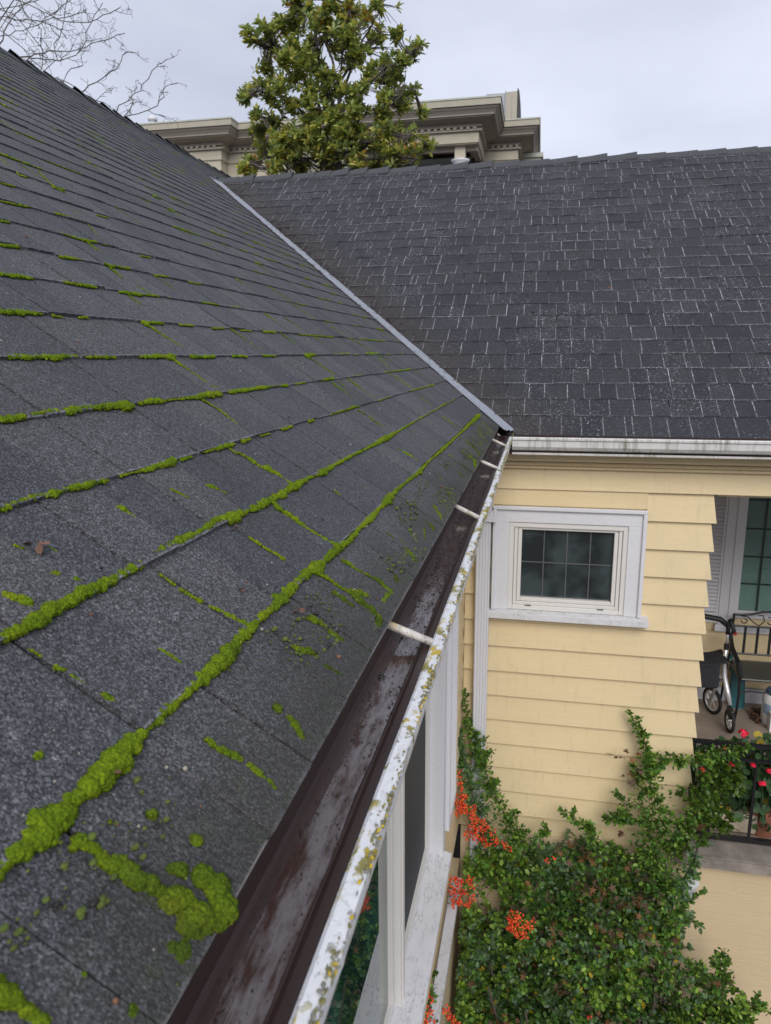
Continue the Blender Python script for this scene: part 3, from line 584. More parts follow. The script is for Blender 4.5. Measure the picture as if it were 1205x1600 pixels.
DEADL=[(0.575,4.150,-2.347,0.0611),(0.615,4.120,-2.472,0.0533),(0.630,4.120,-2.407,0.0531),(0.554,4.100,-2.711,0.0385),(0.575,4.080,-2.785,0.0307),(0.268,4.100,-2.984,0.0632),(0.342,4.080,-2.959,0.0626),(0.434,4.060,-2.953,0.0465),(0.493,3.980,-3.124,0.0767),(0.548,3.950,-3.157,0.0761),(0.637,3.950,-3.134,0.0681),(0.710,3.940,-3.166,0.0603),(0.365,3.950,-3.187,0.0538),(0.456,3.960,-3.136,0.0612),(0.190,3.880,-3.336,0.0538),(0.222,3.860,-3.380,0.0459),(0.513,3.880,-3.301,0.0605),(0.728,3.880,-3.286,0.0449),(-0.259,3.750,-3.708,0.0543),(-0.096,3.650,-3.848,0.0759),(-0.020,3.650,-3.878,0.0606),(0.517,3.650,-3.719,0.0732),(0.589,3.650,-3.748,0.0658),(0.231,3.750,-3.657,0.0454),(0.285,3.750,-3.623,0.0377),(0.894,3.900,-3.339,0.0448),(0.874,3.900,-3.409,0.0450),(1.191,3.840,-3.511,0.0293),(1.086,3.850,-3.541,0.0370),(0.041,3.800,-3.561,0.0269),(0.050,3.800,-3.627,0.0231),(0.043,3.980,-3.152,0.0313),(0.690,4.000,-3.021,0.0531)]
BRANCH=[
 ([(-9.408,13.000,6.235),(-9.113,13.150,6.127),(-8.816,13.300,5.981),(-8.619,13.450,5.974),(-8.352,13.600,5.997),(-8.160,13.750,6.149),(-7.872,13.900,6.318)],0.007),
 ([(-10.292,13.400,6.212),(-10.193,13.550,6.212),(-9.803,13.700,6.199),(-9.562,13.850,6.224),(-9.449,14.000,6.222),(-9.335,14.150,6.193),(-9.292,14.300,6.064)],0.007),
 ([(-9.273,12.200,5.104),(-9.319,12.350,5.230),(-9.229,12.500,5.601),(-9.187,12.650,5.817),(-8.944,12.800,6.086),(-8.885,12.950,6.282)],0.012),
 ([(-9.715,12.600,5.140),(-9.435,12.750,5.206),(-9.155,12.900,5.236),(-9.073,13.050,5.343),(-8.962,13.200,5.411),(-8.485,13.350,5.451),(-8.265,13.500,5.609),(-7.924,13.650,5.734),(-7.764,13.800,5.838)],0.012),
 ([(-9.084,12.800,5.196),(-8.602,12.950,5.150),(-8.393,13.100,5.282),(-8.295,13.250,5.472),(-8.237,13.400,5.837),(-8.189,13.550,6.084),(-8.110,13.700,6.331)],0.008),
 ([(-8.687,12.500,4.176),(-8.085,12.650,4.477),(-7.961,12.800,4.670),(-7.780,12.950,4.824),(-7.594,13.100,5.004),(-7.579,13.250,5.198),(-7.534,13.400,5.392),(-7.444,13.550,5.401)],0.011),
 ([(-7.447,12.300,3.711),(-7.338,12.450,4.061),(-7.301,12.600,4.231),(-7.090,12.750,4.426),(-6.990,12.900,4.607),(-6.852,13.050,4.883),(-6.836,13.200,5.051),(-6.735,13.350,5.166)],0.009),
 ([(-7.602,12.100,3.668),(-7.060,12.250,3.928),(-6.837,12.400,4.013),(-6.551,12.550,4.142),(-6.506,12.700,4.346),(-6.528,12.850,4.558)],0.008),
 ([(-10.286,13.600,6.065),(-10.044,13.750,5.873),(-9.860,13.900,5.681),(-9.794,14.050,5.545),(-9.631,14.200,5.345)],0.007),
 ([(-10.328,13.800,6.474),(-10.192,13.950,6.446),(-10.012,14.100,6.206),(-9.773,14.250,5.850),(-9.766,14.400,5.716)],0.007),
 ([(-9.057,12.900,4.806),(-8.851,13.050,4.913),(-8.713,13.200,4.927),(-8.638,13.350,5.168),(-8.485,13.500,5.257)],0.005),
 ([(-9.986,13.300,6.461),(-9.899,13.450,6.147),(-9.328,13.600,6.106),(-9.035,13.750,6.337),(-8.801,13.900,6.575)],0.005),
 ([(-9.646,13.500,6.463),(-9.721,13.650,6.285),(-9.483,13.800,6.047),(-9.600,13.950,5.729),(-9.808,14.100,5.458)],0.004),
 ([(-8.515,12.900,4.815),(-8.361,13.050,4.706),(-8.230,13.200,4.620),(-8.031,13.350,4.553)],0.004),
 ([(-9.760,13.000,6.101),(-9.471,13.150,6.184),(-9.079,13.300,6.328)],0.005),
 ([(-10.417,13.700,5.936),(-10.230,13.850,6.053),(-9.871,14.000,6.207),(-9.474,14.150,6.384),(-9.023,14.300,6.455),(-8.914,14.450,6.608)],0.005),
 ([(-9.093,13.600,5.438),(-9.196,13.750,5.752),(-9.110,13.900,6.053),(-9.106,14.050,6.464),(-9.085,14.200,6.726)],0.005),
 ([(-7.004,12.200,3.910),(-6.879,12.350,4.151),(-7.008,12.500,4.320)],0.003),
 ([(-10.060,13.200,5.326),(-9.803,13.350,5.307),(-9.617,13.500,5.192),(-9.318,13.650,5.168)],0.005),
]
MAGN=[(-4.004,14.581,6.305,0.2325),(-4.891,15.071,6.617,0.1732),(-3.717,14.792,6.246,0.3024),(-4.564,15.166,6.471,0.2783),(-5.241,15.201,6.326,0.2117),(-5.179,14.305,5.915,0.2334),(-5.542,14.221,5.764,0.1670),(-5.058,15.540,6.377,0.2877),(-4.299,14.615,6.018,0.2351),(-3.737,14.575,5.805,0.2999),(-3.639,15.793,6.511,0.2147),(-3.201,14.952,6.354,0.1347),(-3.403,15.538,6.076,0.2471),(-2.896,14.962,5.849,0.1183),(-2.563,15.223,5.672,0.1889),(-2.630,14.441,5.220,0.1638),(-3.159,15.216,5.499,0.2083),(-5.542,15.589,6.143,0.2915),(-4.907,15.037,5.827,0.2799),(-4.646,15.386,5.996,0.2136),(-5.562,15.274,5.578,0.2520),(-4.850,14.302,5.316,0.2679),(-4.737,15.413,5.723,0.2151),(-4.405,15.146,5.382,0.2466),(-4.773,14.682,5.162,0.2754),(-4.953,14.250,4.912,0.2354),(-6.085,15.585,5.286,0.2229),(-5.922,14.956,4.948,0.1430),(-5.679,15.350,5.316,0.2183),(-3.974,15.606,5.730,0.2155),(-3.651,15.343,5.708,0.2109),(-4.315,15.674,6.299,0.2157),(-3.325,14.832,5.134,0.2045),(-3.144,15.481,5.270,0.2482),(-2.819,14.911,5.184,0.2039),(-2.750,15.697,5.083,0.2152),(-2.843,15.606,4.800,0.1792),(-2.951,14.356,4.590,0.1983),(-3.370,14.418,4.820,0.1664),(-3.748,14.547,4.827,0.1689),(-4.362,15.745,5.112,0.2206),(-4.523,14.898,4.961,0.1746),(-5.409,15.203,4.954,0.2526),(-5.567,14.682,4.552,0.2108),(-5.395,15.012,4.503,0.2510),(-4.945,14.817,4.678,0.2105),(-4.571,14.761,4.349,0.2096),(-5.713,15.136,4.425,0.2181),(-4.347,15.135,4.666,0.1777),(-2.486,15.647,4.657,0.1254),(-3.218,15.291,4.571,0.2124),(-2.932,15.686,4.299,0.2181),(-2.691,15.570,4.221,0.1800),(-2.395,15.786,4.058,0.2551),(-2.639,15.274,3.814,0.2483),(-2.841,14.461,3.661,0.2699),(-3.431,15.577,4.133,0.2549),(-3.847,15.743,4.131,0.2591),(-4.205,15.648,4.060,0.2591),(-4.434,15.111,3.876,0.2876),(-4.876,15.342,4.159,0.2925),(-4.991,14.538,3.770,0.2794),(-5.723,15.531,4.118,0.2996),(-5.887,15.118,3.857,0.2202),(-5.829,14.656,3.581,0.1786),(-5.100,14.302,3.495,0.2074),(-4.962,15.566,3.773,0.2614),(-4.404,15.784,3.792,0.2630),(-3.509,14.342,3.482,0.2032),(-3.339,15.481,3.701,0.2182),(-2.743,14.857,3.527,0.1735),(-4.693,14.441,4.080,0.1719),(-3.580,14.670,4.167,0.1716),(-3.953,15.430,6.334,0.2111),(-4.151,15.596,5.999,0.1792),(-3.478,14.271,4.358,0.1662),(-3.996,15.183,4.461,0.1780)]
MBR=[
 [(-4.040,15.000,3.497),(-4.009,15.000,4.087),(-4.063,15.300,4.891),(-3.876,14.700,5.408),(-3.986,15.000,6.078),(-4.092,15.300,6.668),(-3.943,14.700,6.703)],
 [(-3.997,15.000,4.151),(-4.310,15.000,4.560),(-4.716,15.300,5.230),(-4.876,14.700,5.487),(-5.444,15.000,5.889),(-5.963,15.300,6.202)],
 [(-4.022,15.000,4.348),(-4.158,15.000,4.807),(-4.450,15.300,5.437),(-4.334,14.700,5.689),(-4.553,15.000,6.281),(-4.854,15.300,6.738)],
 [(-4.000,15.000,4.540),(-3.650,15.000,4.962),(-3.429,15.300,5.359),(-2.881,14.700,5.239),(-2.525,15.000,5.589)],
 [(-3.992,15.000,4.021),(-3.586,15.000,4.448),(-3.254,15.300,4.835),(-2.678,14.700,4.859),(-2.524,15.000,4.881)],
 [(-4.032,15.000,3.859),(-4.390,15.000,4.306),(-4.991,15.300,4.889),(-5.293,14.700,5.049),(-5.859,15.000,5.055)],
 [(-4.015,15.000,4.669),(-3.824,15.000,5.226),(-3.639,15.300,5.819),(-3.217,14.700,6.016),(-3.176,15.000,6.401)],
 [(-4.034,15.000,3.761),(-3.664,15.000,4.001),(-3.186,15.300,4.180),(-2.541,14.700,4.047),(-2.241,15.000,3.917)],
 [(-4.034,15.000,3.761),(-4.470,15.000,4.049),(-5.118,15.300,4.499),(-5.500,14.700,4.553)],
 [(-4.037,15.000,3.629),(-4.589,15.000,3.792),(-5.446,15.300,3.978),(-5.764,14.700,3.720)],
 [(-4.037,15.000,3.629),(-3.451,15.000,3.728),(-2.897,15.300,3.801),(-2.402,14.700,3.599)],
 [(-3.965,15.000,4.984),(-4.141,15.000,5.533),(-4.359,15.300,6.130),(-4.109,14.700,6.244)],
 [(-3.962,15.000,5.142),(-3.712,15.000,5.530),(-3.923,15.300,6.093),(-3.694,14.700,6.207)],
]

# ------------------------------------------------------------------ ground
g = MB(); g.add([(-300, -300, GZ), (300, -300, GZ), (300, 300, GZ), (-300, 300, GZ)], [(0, 1, 2, 3)])
g.build('ground', M_SOIL, kind='structure')

# ------------------------------------------------------------------ the house
H = empty('house', (0, 0, GZ), 'cream clapboard house with dark shingled roof slopes meeting in a metal valley', 'house')
def roofslab(name, poly, n, m):
    b = MB(); P = [Vector(p)-n*.004 for p in poly]; b.prism(P, -n*.06); return b.build(name, m, H)
roofA = roofslab('roof', [(-XE-.01, -1.5, zA(XE+.01)), (-XE-.01, 4.2, zA(XE+.01)), (-VX(YR), YR, zB(YR)), (-VX(YR), 15, zB(YR)), (-XR, 15, zA(XR)), (-XR, -1.5, zA(XR))], nAv, M_FELT)
tag(roofA, 'older mossy main roof slope')
roofB = roofslab('roof', [(-VX(YE-.02), YE-.02, zB(YE-.02)), (4.6, YE-.02, zB(YE-.02)), (4.6, YR, zB(YR)), (-VX(YR), YR, zB(YR))], nBv, M_FELT)
tag(roofB, 'wing roof slope with pale marks along its shingle joints')
# far slopes, out of sight
b = MB(); b.add([(-XR, -1.5, zA(XR)), (-XR, 15, zA(XR)), (-2*XR, 15, zA(0)), (-2*XR, -1.5, zA(0))], [(0, 1, 2, 3)])
b.add([(-VX(YR)+.0, YR, zB(YR)), (4.6, YR, zB(YR)), (4.6, 2*YR-YE, zB(YE)), (-VX(YE), 2*YR-YE, zB(YE))], [(0, 1, 2, 3)])
b.build('far_slope', M_CAP, H)

def clip(poly, f):
    out = []
    for i in range(len(poly)):
        a, b_ = poly[i], poly[(i+1) % len(poly)]; fa, fb = f(a), f(b_)
        if fa >= 0: out.append(a)
        if (fa >= 0) != (fb >= 0):
            t = fa/(fa-fb); out.append((a[0]+(b_[0]-a[0])*t, a[1]+(b_[1]-a[1])*t))
    return out
pieces = []   # (area, builder data)
def add_piece(poly, to3, nrm, origin, width, rise0, rise1, v0, v1, which):
    """poly: list of (s,t): s along the course, t upslope (plan). slab raised rise0 at the butt, rise1 at the top"""
    if len(poly) < 3: return
    vs = []; uv = []
    lift = [rise0+(rise1-rise0)*(t-v0)/(v1-v0) for s, t in poly]
    # subtle warp of each tab
    top = [to3(s, t)+nrm*l for (s, t), l in zip(poly, lift)]
    bot = [to3(s, t)-nrm*.002 for (s, t) in poly]
    uv = [(s-origin, (t-v0)*1.2) for s, t in poly]
    pr = [proj(p) for p in top]
    area = 0
    if all(q is not None for q in pr):
        xs = [min(1250, max(-40, q[0])) for q in pr]; ys = [min(1640, max(-40, q[1])) for q in pr]
        area = abs(sum(xs[i]*ys[(i+1) % len(xs)]-xs[(i+1) % len(xs)]*ys[i] for i in range(len(xs))))/2
    pieces.append((area, top, bot, uv, width, random.random(), which))
JA = {0: [.413, .53, .645, .787, .93, 1.04, 1.16], 1: [.30, .413, .535, .647, .777, .889, 1.004, 1.110, 1.187, 1.31], 2: [.41, .54, .652, .742, .848, .955, 1.07, 1.18, 1.30], 3: [.45, .57, .69, .811, .93, 1.05, 1.16, 1.29, 1.42]}
to3A = lambda s, t: Vector((-t, s, zA(t)))
to3B = lambda s, t: Vector((s, t, zB(t)))
mainjoints = {}
for k in range(0, 36):
    t0 = XE-.001 if k == 0 else X1+(k-1)*CA
    t1 = X1+k*CA
    t1 = min(t1, XR)
    ys = [-1.5+random.uniform(0, .1)]; fixed = JA.get(k, [])
    while ys[-1] < 12.5:
        y = ys[-1]
        if fixed and y < fixed[0]-.06:
            ny = y+random.choice([.115, .115, .12, .105])
            if ny > fixed[0]-.05: ny = fixed[0]
        elif fixed and fixed[0]-.001 <= y < fixed[-1]-.001: ny = min(f for f in fixed if f > y+.001)
        else: ny = y+random.choice([.105, .115, .118, .12, .13, .20])
        ys.append(ny)
    for i in range(len(ys)-1):
        a, c_ = ys[i], ys[i+1]
        gap = .0030 if i % 2 else .0010; gapb = .0010 if i % 2 else .0030
        rise = .0062+random.uniform(-.0012, .002)+(.0015 if (i+k) % 3 == 0 else 0)
        sh = random.uniform(-.003, .003)
        poly = [(a+gap, t0+sh*.5), (c_-gapb, t0+sh*.5+random.uniform(-.0012, .0012)), (c_-gapb, t1+.004), (a+gap, t1+.004)]
        if t1 < VX(YR)+.1: poly = clip(poly, lambda q: (q[1]-VX(q[0])-.055) if q[1] < VX(YR)+.06 else 1)
        add_piece(poly, to3A, nAv, a, c_-a, rise, .0012, t0, t1, 0)
for k in range(0, 26):
    t0 = YE-.045 if k == 0 else Y1+(k-1)*CB
    t1 = min(Y1+k*CB, YR)
    s = -VX(t1)-.3+random.uniform(0, .1); i = 0; tooth = random.random() < .5
    wav = random.uniform(0, 9)
    while s < 4.55:
        wd = random.choice([.098, .11, .12, .125, .135, .15, .17, .09]) if random.random() < .93 else .04
        l0, l1 = random.uniform(-.008, .008), random.uniform(-.008, .008)
        if k == 0: l0 = l1 = 0
        tooth = not tooth if random.random() < .8 else tooth
        rise = (.0095 if tooth else .0055)+random.uniform(-.0012, .0015)
        sg = .003*math.sin(s*2.3+wav)+(0 if not tooth else -.003)+random.uniform(-.0015, .0015)
        poly = [(s+.0008, t0+sg), (s+wd-.0008, t0+sg), (s+wd-.0008+l1*.5, t1+.006), (s+.0008+l0*.5, t1+.006)]
        poly = clip(poly, lambda q: q[0]+VX(q[1])-.035+.006*math.sin(q[1]*31))
        add_piece(poly, to3B, nBv, s, wd, rise, .0012, t0, t1, 1)
        s += wd
pieces.sort(key=lambda p: -p[0])
def piece_geo(mb, p):
    _, top, bot, uv, wd, ti, wh = p; n = len(top)
    b_ = len(mb.v); mb.add(top+bot, [tuple(range(n))]+[(i, n+i, n+(i+1) % n, (i+1) % n) for i in range(n)])
    ul = list(uv)
    for i in range(n): ul += [uv[i], uv[i], uv[(i+1) % n], uv[(i+1) % n]]
    mb.uv.extend(ul); mb.fa['tabw'].extend([wd]*(n+1)); mb.fa['tint'].extend([ti]*(n+1))
def newp():
    m = MB(); m.uv = []; m.fa = {'tabw': [], 'tint': []}; return m
rest = [newp(), newp()]
for i, p in enumerate(pieces):
    if i < 300:
        m = newp(); piece_geo(m, p)
        # wind so that normals face out of the roof
        m.build('shingle', (M_SA, M_SB)[p[6]], (roofA, roofB)[p[6]])
    else: piece_geo(rest[p[6]], p)
rest[0].build('shingle_courses', M_SA, roofA, kind='stuff'); rest[1].build('shingle_courses', M_SB, roofB, kind='stuff')

# valley flashing
vb = MB(); N = 22; prev = None; rows = []
for i in range(N+1):
    y = 4.235+(YR-4.235)*i/N; V = Vector((-VX(y), y, zB(y)))
    d = Vector((-SB/SA, 1, SB)).normalized(); pa = nAv.cross(d).normalized(); pa = pa if pa.x < 0 or pa.z > 0 else -pa
    if pa.dot(Vector((-1, -.4, 0))) < 0: pa = -pa
    pb = nBv.cross(d).normalized()
    if pb.dot(Vector((1, .4, 0))) < 0: pb = -pb
    j = .003*math.sin(i*2.1)
    rows.append([V+pa*(.052+j)+nAv*.010, V+pa*.026+nAv*.011, V+(nAv+nBv).normalized()*.028, V+pb*.012+nBv*.012, V+pb*(.042+j)+nBv*.009])
for i, r in enumerate(rows):
    vb.v.extend([tuple(p) for p in r])
vb.f = [(i*5+j, i*5+j+1, i*5+6+j, i*5+5+j) for i in range(N) for j in range(4)]; vb.mi = [0]*len(vb.f)
vo = vb.build('valley_flashing', M_VAL, H); sm = vo.modifiers.new('thick', 'SOLIDIFY'); sm.thickness = .0015

# ridge caps: bent pieces, each lifting at its free end
def cap_piece(p, along, sideA, sideB, ln, w_, lift0, lift1, curl):
    m = MB(); a = Vector(p); e = a+along*ln; up = Vector((0, 0, 1)); th = .006; vs = []
    for q, l in ((a, lift0), (a+along*ln*.5, (lift0+lift1)*.42), (e, lift1)):
        vs += [q+sideA*w_+up*(l*.5), q+sideA*w_*.45+up*(l*.9+.001), q+up*l, q+sideB*w_*.45+up*(l*.9+.001), q+sideB*w_+up*(l*.5+curl)]
    n = len(vs); vs += [v-up*th for v in vs]; f = []
    for i in range(2):
        for j in range(4): f += [(i*5+j, i*5+j+1, i*5+6+j, i*5+5+j), (n+i*5+j, n+i*5+5+j, n+i*5+6+j, n+i*5+j+1)]
    f += [(j, n+j, n+j+1, j+1) for j in range(4)]+[(10+j, 11+j, n+11+j, n+10+j) for j in range(4)]
    f += [(i*5, i*5+5, n+i*5+5, n+i*5) for i in range(2)]+[(i*5+4, n+i*5+4, n+i*5+9, i*5+9) for i in range(2)]
    return m.add(vs, f)
sA_ = Vector((0, -1, -SB)).normalized(); sB_ = Vector((0, 1, -SB)).normalized()
x = -3.72; i = 0
while x < 4.4:
    wild = -3.6 < x < -1.9
    m = cap_piece((x, YR, zB(YR)+.002+.0012*(i % 2)), Vector((1, 0, 0)), sA_, sB_, .29+random.uniform(-.01, .02), .095+random.uniform(0, .02), .008, .026+random.uniform(-.014, .012)+(.010*random.random() if wild else 0), random.uniform(-.006, .012))
    m.build('ridge_cap', M_CAP, roofB); x += (.262 if not wild else .20)+random.uniform(-.02, .02); i += 1
sA_ = Vector((1, 0, -SA)).normalized(); sB_ = Vector((-1, 0, -SA)).normalized(); y = -1.0; i = 0
while y < 13.5:
    m = cap_piece((-XR, y, zA(XR)+.004+.0012*(i % 2)), Vector((0, -1, 0)), sA_, sB_, .25, .13+random.uniform(0, .02), .012, .036+random.uniform(-.012, .015), random.uniform(0, .012))
    m.build('ridge_cap', M_CAP, roofA); y += .215; i += 1

# ------------------------------------------------------------------ gutters
ZL = -.449
XLI, XLO, XF = -.1528, -.134, -.2235
gut = MB()
# main gutter trough, open top, ends at the inside corner
prof = [(XF, -.426), (XF-.0005, -.452), (-.2205, -.4580), (-.205, -.4605), (-.192, -.4640), (-.180, -.4665), (-.173, -.4650), (-.167, -.460), (XLI-.003, -.456)]
yy = [-1.5+i*(4.21+1.5)/60 for i in range(61)]
def trough(profile, ys_, axis='y', wob=0):
    m = MB(); n = len(profile)
    for j, y in enumerate(ys_):
        for (a, z) in profile:
            d = wob*(mnoise.noise(Vector((a*9, y*3, 3)))) if -.4670 < z < -.460 and axis == 'y' else 0
            m.v.append((a, y, z+d) if axis == 'y' else (y, a, z+d))
    m.f = [(j*n+i, j*n+i+1, (j+1)*n+i+1, (j+1)*n+i) for j in range(len(ys_)-1) for i in range(n-1)]; m.mi = [0]*len(m.f); return m
gutA = trough(prof, yy, 'y', .0008)
gutA.box(XF, XLI, 4.205, 4.208, -.56, -.46)
gA = gutA.build('gutter', M_BROWN, H, 'brown lined gutter of the main roof holding rainwater')
s_ = gA.modifiers.new('t', 'SOLIDIFY'); s_.thickness = .0015; s_.offset = -1
# outer face (ogee) and rolled lip of the main gutter
m = MB(); face = [(XLO, -.452), (XLO, -.468), (-.142, -.472), (-.150, -.50), (-.168, -.53), (-.176, -.558), (-.276, -.560)]
ym = [-1.5+i*(4.05+1.5)/50 for i in range(51)]
m = trough(face, ym); m.build('gutter_face', M_GFACE, gA)
m = MB(); n = 7; ylp = [-1.5+i*.02 for i in range(int((4.06+1.5)/.02)+1)]
for y in ylp:
    w1 = .0016*mnoise.noise(Vector((y*2.2, 0, 1))); w2 = .0028*mnoise.noise(Vector((y*34, 5, 1)))
    for (a, z) in [(XLI-.0015, ZL-.016), (XLI, ZL-.001), (XLI+.004, ZL+.002), (XLI+.012, ZL+.0015), (XLO+.0005+w2, ZL-.001), (XLO+.001+w2, ZL-.012), (XLO-.002, ZL-.020)]:
        m.v.append((a+w1, y, z))
m.f = [(j*n+i, j*n+i+1, (j+1)*n+i+1, (j+1)*n+i) for j in range(len(ylp)-1) for i in range(n-1)]; m.mi = [0]*len(m.f)
lip = m.build('gutter_lip', M_LIP, gA, 'white front lip crusted with yellow lichen'); lip.modifiers.new('t', 'SOLIDIFY').thickness = .002
# lichen crumbs along the lip
N = 2300; ly = RNG.random(N)**1.1*4.3+.35; dens = np.array([mnoise.noise(Vector((a*7, 2, 2))) for a in ly]); ok = dens+RNG.normal(0, .12, N) > -.02; ly = ly[ok]; N = len(ly)
T = np.stack([XLI+.012+RNG.beta(2.2, 1, N)*.010-.001, ly, np.full(N, ZL+.0015)+RNG.normal(0, .0012, N)], 1)
M3 = np.stack([np.diag(s) for s in np.stack([RNG.uniform(.0006, .0021, N), RNG.uniform(.0009, .0038, N), RNG.uniform(.0006, .0016, N)], 1)])
M_LICH = [plain('lichen_olive', (.17, .16, .055), .9, .3, 200), plain('lichen_yellow', (.48, .34, .02), .9, .3, 200), plain('lichen_grey', (.20, .19, .16), .9, .3, 200)]
scatter('lichen', ICO[1][0], ICO[1][1], M3, T, RNG.choice(3, N, p=[.5, .16, .34]), M_LICH, gA, kind='stuff')
# water lying in the front half of the trough
m = MB(); K = 160
for j in range(K+1):
    y = -1.4+j*(4.19+1.4)/K
    xl = -.2085+.007*mnoise.noise(Vector((y*3.1, 0, 0)))+.003*mnoise.noise(Vector((y*19, 0, 4)))
    xr = -.1765+.003*mnoise.noise(Vector((y*8, 3, 0)))
    for t in range(5): m.v.append((xl+(xr-xl)*t/4, y, -.4584-.0060*t/4))
m.f = [(j*5+i, j*5+i+1, (j+1)*5+i+1, (j+1)*5+i) for j in range(K) for i in range(4)]; m.mi = [0]*len(m.f)
m.build('water', M_WATER, kind='structure')
# silt specks
N = 2600; y = RNG.random(N)**1.1*3.8+.28; c_ = RNG.random(N)
xx = -.2085+.007*np.array([mnoise.noise(Vector((a*3.1, 0, 0))) for a in y])+RNG.normal(0, .005, N); sel = c_ < .4
xx = np.where(sel, RNG.uniform(-.209, -.172, N), xx); xx = np.clip(np.where((c_ > .85), -.178+RNG.normal(0, .002, N), xx), -.218, -.167)
zz = -.4572-.0066*np.clip((xx+.2145)/.038, 0, 1.1)
sc = (RNG.gamma(1.5, .0005, N)+.0003)*np.clip(y*.8, .45, 1.3)
M3 = np.zeros((N, 3, 3)); M3[:, 0, 0] = sc; M3[:, 1, 1] = sc*RNG.uniform(.8, 2.2, N); M3[:, 2, 2] = sc*.55
scatter('gutter_silt', ICO[0][0], ICO[0][1], M3, np.stack([xx, y, zz], 1), np.zeros(N, int), [M_SEDI], label='dark specks of leaf silt lying in the wet gutter', cat='silt', kind='stuff')
# spike ferrules
for y in (.12, 1.086, 2.025, 2.94, 3.69):
    dy = random.uniform(-.006, .006)
    m = MB(); m.tube([(XF-.001, y-dy, -.4225), (XLI-.001, y+dy, ZL-.004)], .0068, 12); m.build('ferrule', M_TUBE, gA, smooth=True)
# drip edge and fascia of the main roof
m = MB(); m.prism([(-XE-.012, -1.5, zA(XE)-.008), (-XE-.0004, -1.5, zA(XE)-.005), (-XE-.0014, -1.5, zA(XE)-.008), (-XE-.012, -1.5, zA(XE)-.012)], (0, 5.73, 0))
m.build('drip_edge', M_VINYL, H)
m = MB(); m.box(-.30, XF-.004, -1.5, 4.21, -.62, -.425); m.box(-.43, -.30, -1.5, 4.29, -.60, -.585); m.build('fascia', M_WHITE, H)
# wing gutter
YL = 4.05
m = trough([(4.19, -.45), (4.19, -.54), (4.09, -.545), (4.068, -.50), (YL+.014, -.466)], [-.150+i*.2 for i in range(24)], 'x')
gB = m.build('gutter', M_BROWN, H, 'white gutter of the wing streaked green below the shingles')
gB.modifiers.new('t', 'SOLIDIFY').thickness = .0015
m = trough([(YL+.012, ZL-.004), (YL+.012, ZL+.001), (YL-.001, ZL+.001), (YL-.004, ZL-.004), (YL-.004, ZL-.014), (YL+.004, ZL-.019), (YL+.004, ZL-.052), (YL+.016, ZL-.070), (YL+.034, ZL-.078), (YL+.034, ZL-.098), (YL+.05, ZL-.104), (4.19, ZL-.106)], [-.1345+i*.08 for i in range(60)], 'x')
m.build('gutter_face', M_GFACE, gB)
m = MB(); m.prism([(-.2, 4.192, -.598), (-.2, 4.192, -.50), (-.2, 4.214, -.50), (-.2, 4.214, -.586), (-.2, 4.2975, -.586), (-.2, 4.2975, -.588), (-.2, 4.214, -.598)], (4.78, 0, 0)); m.build('fascia', M_SID, H)

# ------------------------------------------------------------------ walls
wallB = MB().box(-.42, -.15, 4.30, 4.42, -3.05, -.60).box(.54, .972, 4.30, 4.42, -3.05, -.60).box(-.15, .54, 4.30, 4.42, -3.05, -1.50).box(-.15, .54, 4.30, 4.42, -.96, -.60).build('wall', M_SID, H)
tag(wallB, 'wing wall beside the porch')
hdr = MB().box(1.0, 4.4, 4.302, 4.42, -.79, -.60).build('porch_header', M_SID, H)
Z1, DZ = -.775, .1645
WX0, WX1, WZ0, WZ1 = -.239, .628, -1.545, -.875
def board(parent, x0, x1, zb, zt, miter=0, mb=None):
    m = mb or MB(); yb, yt = 4.272, 4.296
    t = (zt-zb)/DZ; yt2 = yb+(yt-yb)*min(1, t)
    j = .0006*random.uniform(-1, 1)
    v = [(x0, yb+j, zb), (x1+miter, yb+j, zb), (x1, yt2+j, zt), (x0, yt2+j, zt), (x0, 4.30, zb+.001), (x1+miter, 4.30, zb+.001), (x1, 4.3005, zt), (x0, 4.3005, zt)]
    m.add(v, [(0, 1, 2, 3), (1, 5, 6, 2), (4, 0, 3, 7), (4, 5, 1, 0), (3, 2, 6, 7), (5, 4, 7, 6)])
    return m if mb else m.build('siding_board', M_SID, parent)
for k in range(0, 15):
    zb = Z1-DZ*k; zt = min(zb+DZ+.004, -.652); xr = 4.4 if k == 0 else .976
    mt = 0 if k == 0 else .024
    if zb < -3.07: break
    if zb >= WZ1 or zt <= WZ0: board(wallB, -.40, xr, zb, zt, mt)
    else:
        board(wallB, -.40, WX0, zb, zt, 0); board(wallB, WX1, xr, zb, zt, mt)
        if zb < WZ0: board(wallB, WX0, WX1, zb, WZ0, 0)
        if zt > WZ1: MB().box(WX0, WX1, 4.276+.02*(WZ1-zb)/DZ, 4.30, WZ1, zt).build('siding_board', M_SID, wallB)
# frieze mouldings under the soffit
m = MB(); P = []
for z0, z1, y0 in ((-.652, -.638, 4.262), (-.638, -.630, 4.270), (-.630, -.612, 4.250), (-.612, -.604, 4.262), (-.604, -.5895, 4.240)): P += [(-.398, y0, z0), (-.398, y0, z1)]
m.prism(P+[(-.398, 4.2985, -.5895), (-.398, 4.2985, -.652)], (4.79, 0, 0))
m.build('frieze_moulding', M_SID, H)
